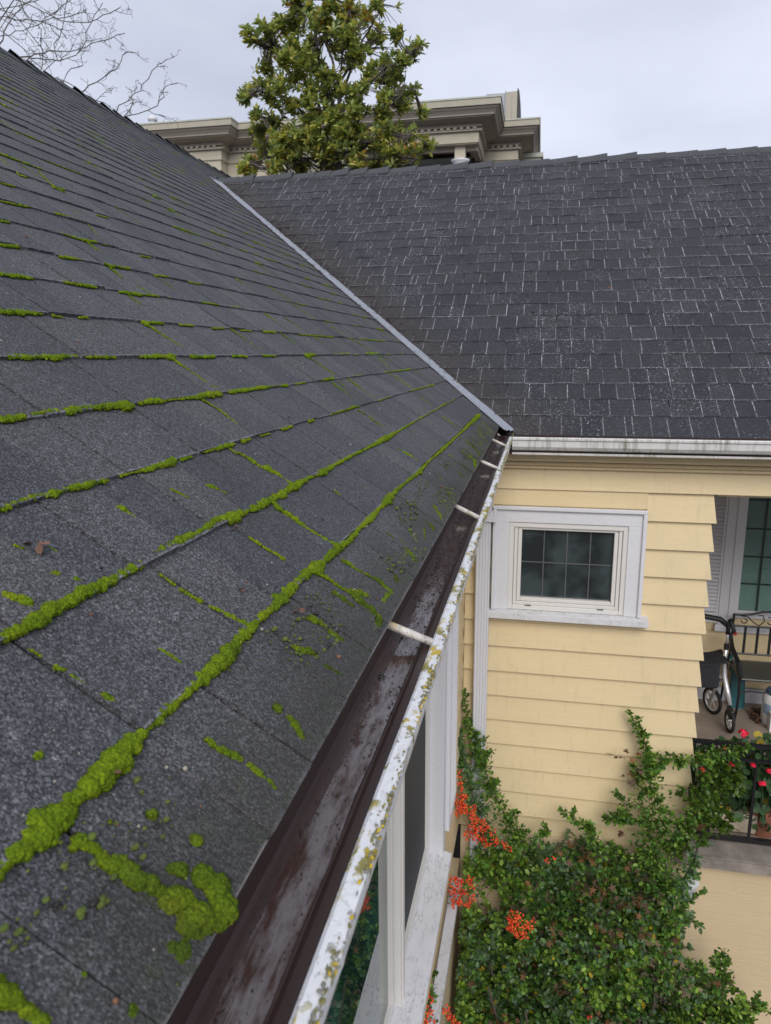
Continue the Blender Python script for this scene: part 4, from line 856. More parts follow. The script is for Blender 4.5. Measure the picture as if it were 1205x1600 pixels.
# main wall
WY0, WY1, AZ0, AZ1 = .78, 3.285, -2.50, -.86
wallA = MB()
wallA.box(-.56, -.421, -1.5, WY0, -3.05, -.60).box(-.56, -.421, WY1, 4.30, -3.05, -.60).box(-.56, -.421, WY0, WY1, -3.05, AZ0).box(-.56, -.421, WY0, WY1, AZ1, -.60)
wallA = wallA.build('wall', M_SID, H, 'main wall under the mossy roof')
def boardA(y0, y1, zb, zt):
    m = MB()
    j = .0006*random.uniform(-1, 1)
    xb, xt = -.400+j, -.418+j
    xt2 = xb+(xt-xb)*min(1, (zt-zb)/DZ)
    v = [(xb, y0, zb), (xb, y1, zb), (xt2, y1, zt), (xt2, y0, zt), (-.421, y0, zb+.001), (-.421, y1, zb+.001), (-.4212, y1, zt), (-.4212, y0, zt)]
    m.add(v, [(1, 0, 3, 2), (0, 4, 7, 3), (5, 1, 2, 6), (4, 0, 1, 5), (2, 3, 7, 6)]); m.build('siding_board', M_SID, wallA)
for k in range(0, 15):
    zb = Z1-DZ*k; zt = min(zb+DZ+.004, -.60)
    if zb < -3.07: break
    if zb >= AZ1 or zt <= AZ0: boardA(-1.5, 4.276, zb, zt)
    else:
        boardA(-1.5, WY0, zb, zt); boardA(WY1, 4.276, zb, zt)
        if zb < AZ0: boardA(WY0, WY1, zb, AZ0)
        if zt > AZ1: boardA(WY0, WY1, AZ1, zt)
# foundations and water table
MB().box(-.402, 1.0295, 4.291, 4.418, GZ-.2, -3.0525).build('foundation', M_CONCP, H); MB().box(1.03, 4.39, 4.286, 4.419, GZ-.2, -3.091).build('foundation', M_CONCP, H)
MB().box(-.558, -.405, -1.49, 4.288, GZ-.2, -3.3005).build('foundation', M_CONCP, H)
MB().box(-.43, -.372, -1.5, 4.05, -3.30, -3.255).build('water_table', M_WWOOD, H, bevel=.003)

# ------------------------------------------------------------------ wing window
def picframe(m, x0, x1, z0, z1, w_, y0, y1, bot=True):
    m.box(x0, x1, y0, y1, z1-w_, z1); m.box(x0, x0+w_, y0, y1, z0, z1-w_-.0003); m.box(x1-w_, x1, y0, y1, z0, z1-w_-.0003)
    if bot: m.box(x0+w_+.0003, x1-w_-.0003, y0, y1, z0, z0+w_)
m = MB(); picframe(m, WX0+.012, WX1-.012, WZ0+.03, WZ1-.012, .085, 4.254, 4.2985, False)
win = m.build('window', M_WPEEL, H, 'small white framed window in the wing wall', bevel=.002)
m = MB(); picframe(m, WX0, WX1, WZ0+.031, WZ1, .022, 4.236, 4.262, False); m.build('backband', M_WPEEL, win, bevel=.004)
m = MB(); picframe(m, -.142, .532, WZ0+.032, WZ1-.10, .028, 4.262, 4.30); m.build('frame', M_VINYL, win, bevel=.003)
m = MB(); picframe(m, -.112, .502, -1.4845, -1.004+.028, .020, 4.270, 4.31); m.build('frame', M_VINYL, win, bevel=.003)
m = MB(); picframe(m, -.090, .480, -1.463, -.998, .022, 4.276, 4.316); m.build('sash', M_VINYL, win, bevel=.003)
m = MB(); m.prism([(WX0-.022, 4.214, WZ0+.022), (WX0-.022, 4.214, WZ0-.018), (WX0-.022, 4.262, WZ0-.018), (WX0-.022, 4.30, WZ0-.014), (WX0-.022, 4.30, WZ0+.034)], (WX1-WX0+.064, 0, 0)); m.build('sill', M_WWOOD, win, bevel=.002)
MB().box(-.070, .460, 4.306, 4.309, -1.442, -1.018).build('pane', M_GLASS, win)
m = MB()
for x in (.062, .195, .328): m.box(x-.003, x+.003, 4.3015, 4.304, -1.440, -1.02)
m.box(-.068, .458, 4.3005, 4.3035, -1.226, -1.220); m.build('muntin', M_MUNT, win); MB().box(-.15, .54, 4.33, 4.335, -1.5, -.96).build('interior', M_BACKW, win)
for x in (-.02, .40): MB().box(x-.018, x+.018, 4.258, 4.262, -1.487, -1.481).build('weep_hole', M_MUNT, win)
# ------------------------------------------------------------------ main wall window
def pf(m, y0, y1, z0, z1, w_, x0, x1):
    m.box(x0, x1, y0, y1, z1-w_, z1); m.box(x0, x1, y0, y0+w_, z0+w_, z1-w_-.0003); m.box(x0, x1, y1-w_, y1, z0+w_, z1-w_-.0003); m.box(x0, x1, y0, y1, z0, z0+w_-.0003)
m = MB(); m.box(-.48, -.392, WY0+.046, WY1-.046, AZ1-.045, AZ1)
w2 = m.build('window', M_WPEEL, H, 'long white window band under the lichen covered gutter', bevel=.002)
for ya in (WY0, WY1-.045): MB().box(-.48, -.392, ya, ya+.045, AZ0, AZ1).build('jamb', M_WPEEL, w2, bevel=.002)
MB().box(-.421, -.393, WY1+.0005, WY1+.05, AZ0-.02, AZ1+.08).build('casing', M_WPEEL, w2, bevel=.002)
for y in (2.345, ):
    m = MB(); m.box(-.475, -.432, y, y+.035, AZ0+.002, AZ1-.046); m.box(-.485, -.440, y+.036, y+.075, AZ0+.002, AZ1-.046); m.box(-.470, -.438, y-.02, y-.0005, AZ0+.002, AZ1-.046); m.build('mullion', M_VINYL, w2, bevel=.002)
m = MB(); pf(m, 2.425, WY1-.046, AZ0+.035, AZ1-.046, .03, -.50, -.462); m.build('sash', M_VINYL, w2, bevel=.002)
m = MB(); pf(m, WY0+.046, 2.312, AZ0+.035, AZ1-.046, .03, -.50, -.462); m.build('sash', M_VINYL, w2, bevel=.002)
MB().box(-.484, -.480, 2.455, WY1-.076, AZ0+.065, AZ1-.076).build('insect_screen', M_SCREEN, w2)
MB().box(-.484, -.480, WY0+.076, 2.282, AZ0+.065, AZ1-.076).build('pane', M_GLASSG, w2)
MB().box(-.545, -.505, WY0, WY1, AZ0, AZ1).build('interior', M_BACKW, w2)
m = MB(); m.prism([(-.352, WY0-.06, AZ0-.028), (-.352, WY0-.06, AZ0-.004), (-.50, WY0-.06, AZ0+.034), (-.50, WY0-.06, AZ0-.028)], (0, WY1+.0-WY0+.06, 0)); m.build('sill', M_WWOOD, w2, bevel=.002)
m = MB(); m.box(-.40, -.378, WY0-.03, WY1-.02, AZ0-.075, AZ0-.029); m.build('apron', M_WWOOD, w2, bevel=.002)
# louvred shutter beside it
m = MB(); y0, y1 = WY1+.053, WY1+.36; zb, zt = -2.42, -.88
m.box(-.398, -.372, y0, y0+.035, zb, zt); m.box(-.398, -.372, y1-.035, y1, zb, zt); m.box(-.398, -.372, y0+.0355, y1-.0355, zb, zb+.06); m.box(-.398, -.372, y0+.0355, y1-.0355, zt-.06, zt)
sh = m.build('shutter', M_WHITE, H, 'white louvred shutter past the long window band', bevel=.002); m = MB(); z = zb+.07
while z < zt-.07:
    m.prism([(-.396, y0+.036, z+.020), (-.370, y0+.036, z), (-.368, y0+.036, z+.004), (-.394, y0+.036, z+.024)], (0, y1-y0-.072, 0)); z += .026
m.build('louvres', M_WHITE, sh, kind='stuff')

# ------------------------------------------------------------------ downpipe in the corner
def pipe_prof(cx, cy, w_=.084, d=.058):
    x0, x1, y0, y1 = cx-w_/2, cx+w_/2, cy-d/2, cy+d/2; P = [(x0, y1), (x0, y0+.006), (x0+.006, y0)]; n = 4
    for i in range(n):
        a = x0+.008+(w_-.016)*i/n; b_ = x0+.008+(w_-.016)*(i+1)/n; P += [(a+.0005, y0), (a+.003, y0+.004), (b_-.003, y0+.004), (b_-.0005, y0)]
    return P+[(x1-.006, y0), (x1, y0+.006), (x1, y1)]
m = MB(); P = pipe_prof(-.292, 4.240); m.prism([(a, b_, -3.33) for a, b_ in P], (0, 0, 2.40))
dp = m.build('downpipe', M_WHITE, H, 'white ribbed downpipe in the corner between the walls')
m = MB(); m.tube([(-.292, 4.235, -.905), (-.290, 4.225, -.95)], .052, 4); m.build('collar', M_WHITE, dp)
m = MB(); m.tube([(-.232, 3.86, -.55), (-.236, 3.88, -.62), (-.25, 3.96, -.70), (-.285, 4.20, -.86), (-.292, 4.24, -.94)], [.040, .042, .042, .043, .046], 8); m.build('elbow', M_WHITE, dp)
m = MB(); m.box(-.34, -.215, 4.199, 4.21, -.965, -.925); m.build('strap', M_WHITE, dp)

# ------------------------------------------------------------------ porch
PZ = -3.02
MB().box(.9, 4.4, 4.225, 6.62, PZ-.065, PZ).build('porch_floor', M_PORCH, H)
m = MB(); m.box(1.012, 4.4, 4.215, 4.224, PZ-.066, PZ-.002); m.build('porch_edge', M_CONC, H)
m = MB(); m.box(1.012, 4.4, 4.2255, 4.46, PZ+.001, PZ+.006); m.build('porch_edge', M_CONC, H)
MB().box(1.0, 4.4, 4.30, 6.6, -.70, -.66).build('porch_ceiling', M_WHITE, H)
pw = MB().box(.9, 4.4, 6.47, 6.60, PZ, -.70).build('wall', M_SID, H, 'porch back wall')
MB().box(.9, .976, 4.43, 6.47, PZ, -.70).build('wall', M_SID, H, 'porch side wall')
k = 0
while True:
    zb = PZ+.14+k*.17
    if zb > -.8: break
    m = MB(); zt = min(zb+.172, -.705); m.prism([(.98, 6.448, zb), (.98, 6.466, zt), (.98, 6.4705, zt), (.98, 6.4705, zb)], (3.4, 0, 0))
    m.build('siding_board', M_SID, pw); k += 1
MB().box(.98, 4.4, 6.44, 6.4695, PZ, PZ+.13).build('skirting', M_WHITE, pw)
# porch window, blind and shutter
m = MB(); m.box(1.585, 1.70, 6.425, 6.4475, -2.30, -.75).box(1.66, 1.735, 6.415, 6.4475, -2.235, -.75).box(1.735, 3.2, 6.42, 6.4475, -2.235, -2.165)
w3 = m.build('window', M_WHITE, H, 'porch window with closed blind behind a green grid', bevel=.003)
MB().box(1.56, 3.25, 6.40, 6.4478, -2.36, -2.30).build('sill', M_WHITE, w3, bevel=.004)
MB().box(1.736, 3.1, 6.430, 6.433, -2.165, -.8).build('pane', M_CLEAR, w3)
m = MB(); z = -2.16
while z < -.85: m.prism([(1.737, 6.438, z), (1.737, 6.446, z+.016), (1.737, 6.447, z+.017), (1.737, 6.439, z+.001)], (1.36, 0, 0)); z += .022
m.build('blind_slats', M_BLIND, w3, kind='stuff')
m = MB()
for x in (1.885, 2.08, 2.28, 2.48): m.box(x-.007, x+.007, 6.424, 6.4295, -2.165, -.8)
for z in (-1.925, -1.685, -1.445, -1.20, -.96): m.box(1.736, 3.1, 6.4225, 6.4238, z-.006, z+.006)
m.build('muntin', M_GREENM, w3)
m = MB(); m.box(1.40, 1.583, 6.427, 6.4472, -2.29, -2.20).box(1.40, 1.44, 6.43, 6.4472, -2.20, -.75).box(1.565, 1.583, 6.43, 6.4472, -2.20, -.75)
sh = m.build('shutter', M_WHITE, H, 'grey white louvred shutter on the porch wall beside the green grid window'); m = MB(); z = -2.19
while z < -.78: m.prism([(1.44, 6.424, z), (1.44, 6.440, z+.022), (1.44, 6.443, z+.024), (1.44, 6.427, z+.002)], (.125, 0, 0)); z += .0335
m.build('louvres', M_WHITE, sh, kind='stuff')
# ------------------------------------------------------------------ railing, porch furniture
rl = empty('porch_railing', (1.03, 4.40, PZ), 'low black iron railing with scrolls along the porch edge', 'railing')
MB().box(1.002, 4.3, 4.385, 4.415, -2.352, -2.332).build('top_rail', M_IRON, rl)
MB().box(1.002, 4.3, 4.39, 4.41, -2.448, -2.432).build('scroll_rail', M_IRON, rl)
MB().box(1.002, 4.3, 4.385, 4.415, -2.998, -2.972).build('bottom_rail', M_IRON, rl)
x = 1.145; i = 0
while x < 4.3:
    MB().box(x-.008, x+.008, 4.392, 4.408, -2.9715, -2.4485).build('baluster', M_IRON, rl)
    for sgn in (-1, 1):
        m = MB(); cx = x+.0+sgn*.062; pts = []
        for a in range(0, 15):
            th = a/14*math.pi*2.2; rr = .040*(1-.045*a); pts.append((cx-sgn*math.cos(th)*rr, 4.40, -2.392+math.sin(th)*rr*(.95)))
        m.tube(pts, .0045, 5); m.build('scroll', M_IRON, rl)
    x += .238; i += 1
MB().box(1.004, 1.02, 4.39, 4.41, -3.015, -2.353).build('post', M_IRON, rl)

# bench
bx0, bx1 = 1.672, 2.90; yb, yf = 6.28, 5.93
bn = empty('porch_bench', (2.28, 6.1, PZ), 'black metal bench with scrolled back on the porch', 'bench')
m = MB(); m.tube([(bx0, yb, -2.155), (bx0+.06, yb, -2.156), (bx0+.14, yb, -2.145), (bx0+.22, yb, -2.12), (bx0+.32, yb, -2.112), (2.286, yb, -2.105), (bx1-.32, yb, -2.112), (bx1-.2, yb, -2.12), (bx1-.06, yb, -2.156), (bx1, yb, -2.155)], .010, 6)
m.tube([(bx0, yb, -2.255), (bx1, yb, -2.255)], .008, 6); m.tube([(bx0, yb, -2.50), (bx1, yb, -2.50)], .009, 6); m.build('back_frame', M_IRON, bn)
for s_ in range(6):
    m = MB(); c_ = bx0+.04+s_*.205; m.tube([(c_+.045+.025*math.cos(a*.5+math.pi)*(1-a*.03), yb, -2.205+.025*math.sin(a*.5+math.pi)*(1-a*.03)) for a in range(11)], .005, 5)
    m.tube([(c_+.02, yb, -2.165), (c_+.07, yb, -2.17), (c_+.12, yb, -2.22), (c_+.165, yb, -2.243), (c_+.20, yb, -2.20), (c_+.185, yb, -2.15), (c_+.15, yb, -2.155)], .005, 5); m.build('scroll', M_IRON, bn)
x = bx0+.10
while x < bx1-.04: MB().box(x-.010, x+.010, yb-.005, yb+.005, -2.50, -2.255).build('back_slat', M_IRON, bn); x += .098
MB().box(bx0+.02, bx1-.02, yf+.02, yb+.02, -2.585, -2.572).build('seat', M_SEAT, bn)
m = MB(); m.tube([(bx0, yf, -2.58), (bx1, yf, -2.58), (bx1, yb+.03, -2.58), (bx0, yb+.03, -2.58), (bx0, yf, -2.58)], .011, 6); m.build('seat_frame', M_IRON, bn)
for x in (bx0, bx1):
    m = MB(); m.tube([(x, yb, -2.15), (x, yb+.01, -2.50), (x-.01, yb+.03, -2.60), (x-.02, yb+.09, PZ)], .010, 6); m.build('leg', M_IRON, bn)
    s_ = -1 if x == bx0 else 1
    m = MB(); m.tube([(x, yf+.02, -2.58), (x+.005, yf+.015, -2.72), (x, yf+.01, -2.86), (x+s_*.01, yf+.03, PZ+.01)], .010, 6); m.build('leg', M_IRON, bn)
    m = MB(); m.lathe((x+s_*.01, yf+.03, PZ), [(.018, 0), (.018, .018), (.012, .02)], 10); m.build('foot_cap', M_TROUGH, bn)
    m = MB(); m.tube([(x-.01, yb, -2.33), (x-.03, yb-.10, -2.345), (x-.045, yb-.20, -2.37), (x-.03, yf-.02, -2.44), (x-.01, yf-.03, -2.53), (x, yf+.01, -2.59)], [.014, .018, .020, .021, .020, .016], 8); m.build('arm', M_IRON, bn)
    m = MB(); m.tube([(x, yf+.015, -2.75), (x-s_*.02, yf+.02, -2.71), (x-s_*.08, yf+.02, -2.69), (x-s_*.25, yf+.02, -2.69)], .007, 6); m.build('brace', M_IRON, bn)

# rollator
ro = empty('rollator', (1.40, 6.03, PZ), 'silver and black wheeled walker parked at the left end of the porch', 'walker')
def wheel(c, ax, r, name):
    m = MB(); m.ring(c, ax, r-.014, .014, 28, 8); wo_ = m.build('wheel', M_RUB, ro, smooth=True)
    m = MB(); m.ring(c, ax, r-.032, .007, 24, 6); a = Vector(ax).normalized(); u = a.orthogonal().normalized(); v = a.cross(u)
    m.lathe(Vector(c)-a*.018, [(.016, 0), (.018, .018), (.016, .036)], 12, ax)
    for i in range(6):
        d = u*math.cos(i*math.pi/3)+v*math.sin(i*math.pi/3); m.tube([Vector(c)+d*.014, Vector(c)+d*(r-.03)], .0065, 5)
    m.build('rim', M_ALU, wo_)
for sx, xo in ((1, 1.575), (-1, 1.16)):
    wheel((xo-.035*sx, 6.18, PZ+.118), (.90, .42, 0), .118, 'rear'); wheel((xo+.035*sx, 5.87, PZ+.10), (1, .10, 0), .10, 'front')
    m = MB(); m.tube([(xo-.01, 6.00, -2.20), (xo-.01, 6.00, -2.32)], .010, 8); m.tube([(xo-.01, 6.0, -2.31), (xo-.015, 6.01, -2.48), (xo-.005, 6.0, -2.60), (xo+.015*sx, 5.95, -2.70), (xo+.035*sx, 5.90, -2.80)], [.014, .018, .022, .022, .015], 8)
    m.tube([(xo-.005, 6.02, -2.60), (xo-.03*sx, 6.12, -2.75), (xo-.055*sx, 6.17, PZ+.118)], .013, 8); m.tube([(xo-.02*sx, 6.0, -2.62), (xo-.19*sx, 6.08, -2.50)], .008, 6); m.build('side_frame', M_ALU, ro, smooth=True)
    m = MB(); m.tube([(xo-.01, 6.0, -2.13), (xo-.01, 6.0, -2.23)], .018, 8); m.tube([(xo-.01, 6.0, -2.10), (xo+.012, 5.98, -2.14), (xo+.022, 5.93, -2.19)], [.02, .018, .012], 8); m.build('hand_grip', M_BLACK, ro, smooth=True)
    m = MB(); m.lathe((xo+.024, 5.925, -2.195), [(.013, 0), (.012, .01)], 10, (.3, -1, -.6)); m.build('brake_button', M_RED, ro)
    m = MB(); m.tube([(xo-.005, 6.0, -2.20), (xo+.015, 5.99, -2.27)], .006, 6); m.tube([(xo-.01, 6.0, -2.31), (xo-.01, 6.0, -2.36)], .020, 8); m.build('brake_lever', M_BLACK, ro)
    m = MB(); m.box(xo+.035*sx-.018, xo+.035*sx+.018, 5.82, 5.93, PZ+.13, PZ+.205); m.build('fork', M_BLACK, ro, bevel=.01)
m = MB(); m.tube([(1.15, 6.0, -2.15), (1.22, 6.02, -2.115), (1.37, 6.03, -2.10), (1.50, 6.02, -2.115), (1.565, 6.0, -2.16)], .024, 8); m.build('backrest_strap', M_BLACK, ro, smooth=True)
m = MB(); K = 8
for i in range(K+1):
    x = 1.19+.37*i/K; z = -2.42-.045*math.sin(math.pi*i/K); m.v += [(x, 5.90, z), (x, 6.12, z+.012)]
m.f = [(2*i, 2*i+2, 2*i+3, 2*i+1) for i in range(K)]; m.mi = [0]*K; so = m.build('seat', M_FAB, ro); so.modifiers.new('t', 'SOLIDIFY').thickness = .02
m = MB(); m.prism([(1.22, 5.92, -2.46), (1.22, 6.10, -2.46), (1.23, 6.08, -2.70), (1.23, 5.95, -2.70)], (.30, 0, 0)); m.build('bag', M_FAB, ro, bevel=.03)

# dustpan, jug, carton, leaf heap
dq = empty('dustpan', (1.80, 6.36, PZ), 'teal dustpan leaning upright behind the walker', 'dustpan')
m = MB(); v = [(1.72, 6.36, -2.72), (1.74, 6.36, -2.70), (1.80, 6.36, -2.70), (1.835, 6.36, -2.74), (1.845, 6.33, PZ+.03), (1.82, 6.30, PZ), (1.72, 6.31, PZ)]
m.prism(v, (0, .03, 0)); m.build('pan', M_TEAL, dq, bevel=.006)
m = MB(); m.prism([(1.685, 6.38, -2.46), (1.715, 6.38, -2.46), (1.735, 6.372, -2.71), (1.705, 6.372, -2.71)], (0, .018, 0)); m.build('handle', M_TEAL, dq, bevel=.004)
jg = empty('white_tub', (2.02, 6.08, PZ), 'white plastic tub with blue screw lid on the porch floor', 'tub')
m = MB(); m.lathe((2.01, 6.10, PZ), [(.098, 0), (.102, .01), (.102, .22), (.092, .25), (.074, .262)], 28); m.build('body', M_WPL, jg, smooth=True)
m = MB(); m.lathe((2.01, 6.10, PZ+.262), [(.078, 0), (.08, .012), (.08, .028), (.074, .034), (.0, .034)], 28); m.build('lid', M_BLUE, jg)
m = MB()
for i in range(9):
    a0 = R(196+i*5); m.v += [(2.01+.1027*math.cos(a0), 6.10+.1027*math.sin(a0), PZ+.10), (2.01+.1027*math.cos(a0), 6.10+.1027*math.sin(a0), PZ+.19)]
m.f = [(2*i, 2*i+2, 2*i+3, 2*i+1) for i in range(8)]; m.mi = [0]*8; m.build('label', M_LABEL, jg)
m = MB(); m.box(1.93, 2.20, 5.93, 5.985, PZ, PZ+.16); m.build('white_carton', M_WPL, None, 'low white carton standing in front of the white tub', 'carton', bevel=.004)
N = 130; a = RNG.random(N)*6.28; rr = RNG.random(N)**.5*.09
T = np.stack([1.905+rr*np.cos(a)*.5, 6.17+rr*np.sin(a)*1.3, PZ+.01+np.maximum(0, .05*(1-rr/.09))*RNG.random(N)], 1)
scatter('leaf_heap', *LEAFT, frames(RNG.normal(0, 1, (N, 3))*[1, 1, .3])*.04, T, RNG.choice(2, N), [M_SOIL, M_DEAD], label='small dark heap of dead leaves beside the white tub', cat='leaf heap', kind='stuff')

# geraniums in pots behind the railing
disc = [(0, 0, -.10)]+[(math.cos(a*math.pi/4.5)*(1 if a % 1 == 0 else .9), math.sin(a*math.pi/4.5), .12+.05*(a % 2)) for a in range(9)]
discf = [(0, 1+i, 1+(i+1) % 9) for i in range(9)]
def geranium(cx, hw, label, flowers, z0, z1, pot, nleaf=60):
    o = empty('geranium', (cx, 4.56, PZ), label, 'geranium', 'geraniums behind the railing')
    m = MB()
    if pot == 'trough': m.prism([(cx-hw-.02, 4.49, PZ+.02), (cx-hw-.02, 4.65, PZ+.02), (cx-hw-.02, 4.67, PZ+.16), (cx-hw-.02, 4.47, PZ+.16)], (2*hw+.03, 0, 0)); m.build('trough', M_TROUGH, o, bevel=.006)
    else: m.lathe((cx, 4.56, PZ), [(.07, 0), (.10, .16), (.112, .165), (.112, .20), (.09, .2)], 20); m.build('pot', M_TERRA, o)
    N = nleaf; x = RNG.uniform(cx-hw, cx+hw, N); z = z0+(z1-z0)*RNG.random(N)**.85; y = 4.56+RNG.uniform(-.12, .12, N)-.02
    M3 = frames(np.stack([RNG.normal(0, .6, N), -.55+RNG.normal(0, .3, N), .55+RNG.normal(0, .35, N)], 1))
    # disc normal = local Y of the frame
    P_ = np.stack([M3[:, :, 0], M3[:, :, 2], M3[:, :, 1]], 2)*RNG.uniform(.017, .033, N)[:, None, None]
    scatter('leaves', disc, discf, P_, np.stack([x, y, z], 1), (RNG.random(N) < .06).astype(int), M_GER, o, kind='stuff')
    m = MB()
    for i in range(0, N, 2): m.tube([(cx+(x[i]-cx)*.3, 4.56, z0-.02), (x[i]*.8+cx*.2, y[i], (z[i]+z0)/2), (x[i], y[i], z[i])], .003, 4)
    m.build('stems', M_GER[0], o)
    for fx, fy, fz, fr in flowers:
        n = 26; d = RNG.normal(0, 1, (n, 3)); d[:, 2] = abs(d[:, 2])*.8-.1; d /= np.linalg.norm(d, axis=1, keepdims=True)
        M3 = frames(d); P_ = np.stack([M3[:, :, 0], M3[:, :, 2], M3[:, :, 1]], 2)*fr*.42
        scatter('flower_head', disc, discf, P_, np.array([fx, fy, fz])+d*fr*.8*[1, 1, .75], np.zeros(n, int), [M_PETAL], o)
        m = MB(); m.tube([(fx+.01, fy+.05, fz-.14), (fx, fy, fz)], .003, 4); m.build('flower_stalk', M_GER[0], o)
geranium(1.13, .10, 'geranium with red heads nearest the house wall, half behind the green shrub', [(1.035, 4.43, -2.50, .026), (1.06, 4.40, -2.44, .022), (1.05, 4.50, -2.40, .016)], -2.90, -2.45, 'pot', 90)
geranium(1.315, .125, 'geranium with several crimson heads between the two nearest railing balusters', [(1.37, 4.41, -2.47, .022), (1.20, 4.42, -2.38, .020), (1.245, 4.42, -2.49, .025), (1.30, 4.43, -2.60, .028), (1.31, 4.47, -2.30, .030)], -2.90, -2.38, 'trough', 170)
geranium(1.50, .09, 'geranium with a yellowing leaf above the terracotta pot at the right edge', [(1.435, 4.43, -2.60, .026), (1.47, 4.44, -2.52, .02)], -2.97, -2.36, 'pot', 170)
geranium(1.78, .14, 'geranium just outside the right edge behind the railing', [(1.74, 4.45, -2.5, .03)], -2.85, -2.35, 'trough', 70)

# ------------------------------------------------------------------ moss
def blobs(chains, mb, sub_fn, dens=.55):
    for ch in chains:
        for i in range(len(ch)):
            X, y, r = ch[i]
            if i+1 < len(ch): X2, y2, r2 = ch[i+1]
            else: X2, y2, r2 = X, y, r
            L = math.hypot((X2-X)*1.21, y2-y); n = max(1, int(L/(max(.003, min(r, r2)*.8)*dens)))
            if i+1 == len(ch) and len(ch) > 1: n = 1
            for j in range(n):
                t = j/n; far = min(1, max(.62, 1.25-.30*y)); rr = (r+(r2-r)*t)*random.uniform(.46, 1.0)*far*(1.04 if y < .72 else 1); a, b_ = X+(X2-X)*t, y+(y2-y)*t
                if y > 1.0 and random.random() < .13: continue
                mb.append((a+random.gauss(0, rr*.16), b_+random.gauss(0, rr*.16), rr))
def moss_mesh(name, bl, parent=None, tufts=False, **k):
    groups = {}
    for a, y, r in bl:
        d = math.sqrt(a*a+y*y+zA(a)**2); px = r/d*FPX
        groups.setdefault(3 if px > 17 else 2 if px > 3.6 else 1, []).append((a, y, r))
    V = []; F = []; base = 0
    for sub, L in groups.items():
        tv, tf = ICO[sub]; tf = np.array(tf)
        for a, y, r in L:
            P0 = Vector((-a, y, zA(a)))+nAv*.004
            rot = Matrix.Rotation(random.random()*6.28, 3, 'Z'); u = Vector((0, 1, 0)); t_ = u.cross(nAv)
            B = np.array([[u.x, t_.x, nAv.x], [u.y, t_.y, nAv.y], [u.z, t_.z, nAv.z]])@np.array(rot)
            sc = np.array([random.uniform(.85, 1.3), random.uniform(.8, 1.1), random.uniform(.6, .85)])*r
            v = tv*sc
            if sub > 1:
                ns = np.array([mnoise.noise(Vector(q)*(2.4/r)+P0*40)+.55*mnoise.noise(Vector(q)*(6.5/r)+P0*90) for q in v]); v = v*(1+.26*ns)[:, None]
            else: v = v*(1+RNG.normal(0, .10, (len(v), 1)))
            v = v@B.T+np.array(P0+nAv*r*.16); V.append(v); F.append(tf+base); base += len(v)
    V = np.concatenate(V); F = np.concatenate(F)
    nsurf = len(F)
    if tufts:
        # short leafy shoots over the near cushions
        tri = V[F]; c_ = tri.mean(1); nr = np.cross(tri[:, 1]-tri[:, 0], tri[:, 2]-tri[:, 0]); ar = np.linalg.norm(nr, axis=1)/2; nr /= (2*ar[:, None]+1e-12)
        dist = np.linalg.norm(c_, axis=1); up = nr@np.array(nAv)
        want = np.where((dist < 1.75) & (up > -.25), ar/(.0013*np.maximum(dist, .55))**2*.40, 0); cnt = RNG.poisson(np.minimum(want, 12)); idx = np.repeat(np.arange(len(F)), cnt)
        N = len(idx); b_ = RNG.dirichlet([1, 1, 1], N); P = (tri[idx]*b_[:, :, None]).sum(1); d = nr[idx]+RNG.normal(0, .42, (N, 3)); d /= np.linalg.norm(d, axis=1, keepdims=True)
        s_ = np.cross(d, RNG.normal(0, 1, (N, 3))); s_ /= np.linalg.norm(s_, axis=1, keepdims=True); ln = RNG.uniform(.0010, .0026, N)*np.clip(dist[idx]/.8, .9, 1.8)
        W_ = ln[:, None]*.30; tv = np.stack([P-s_*W_, P+s_*W_, P+d*ln[:, None]], 1).reshape(-1, 3)
        tf = np.arange(3*N).reshape(-1, 3)+len(V); V = np.concatenate([V, tv]); F = np.concatenate([F, tf])
    off = np.array(offset_of(parent)); me = bpy.data.meshes.new(name); me.from_pydata((V-off).tolist(), [], F.tolist()); me.materials.append(M_MOSS); me.materials.append(M_TIP)
    sm = np.zeros(len(F), bool); sm[:nsurf] = True; me.polygons.foreach_set('use_smooth', sm); mi_ = np.zeros(len(F), np.int32); mi_[nsurf:] = (RNG.random(len(F)-nsurf) < .5); me.polygons.foreach_set('material_index', mi_); me.update()
    o = bpy.data.objects.new(name, me); COL.objects.link(o); o.parent = parent; return tag(o, **k)

allb = []
blobs(MOSS, allb, None)
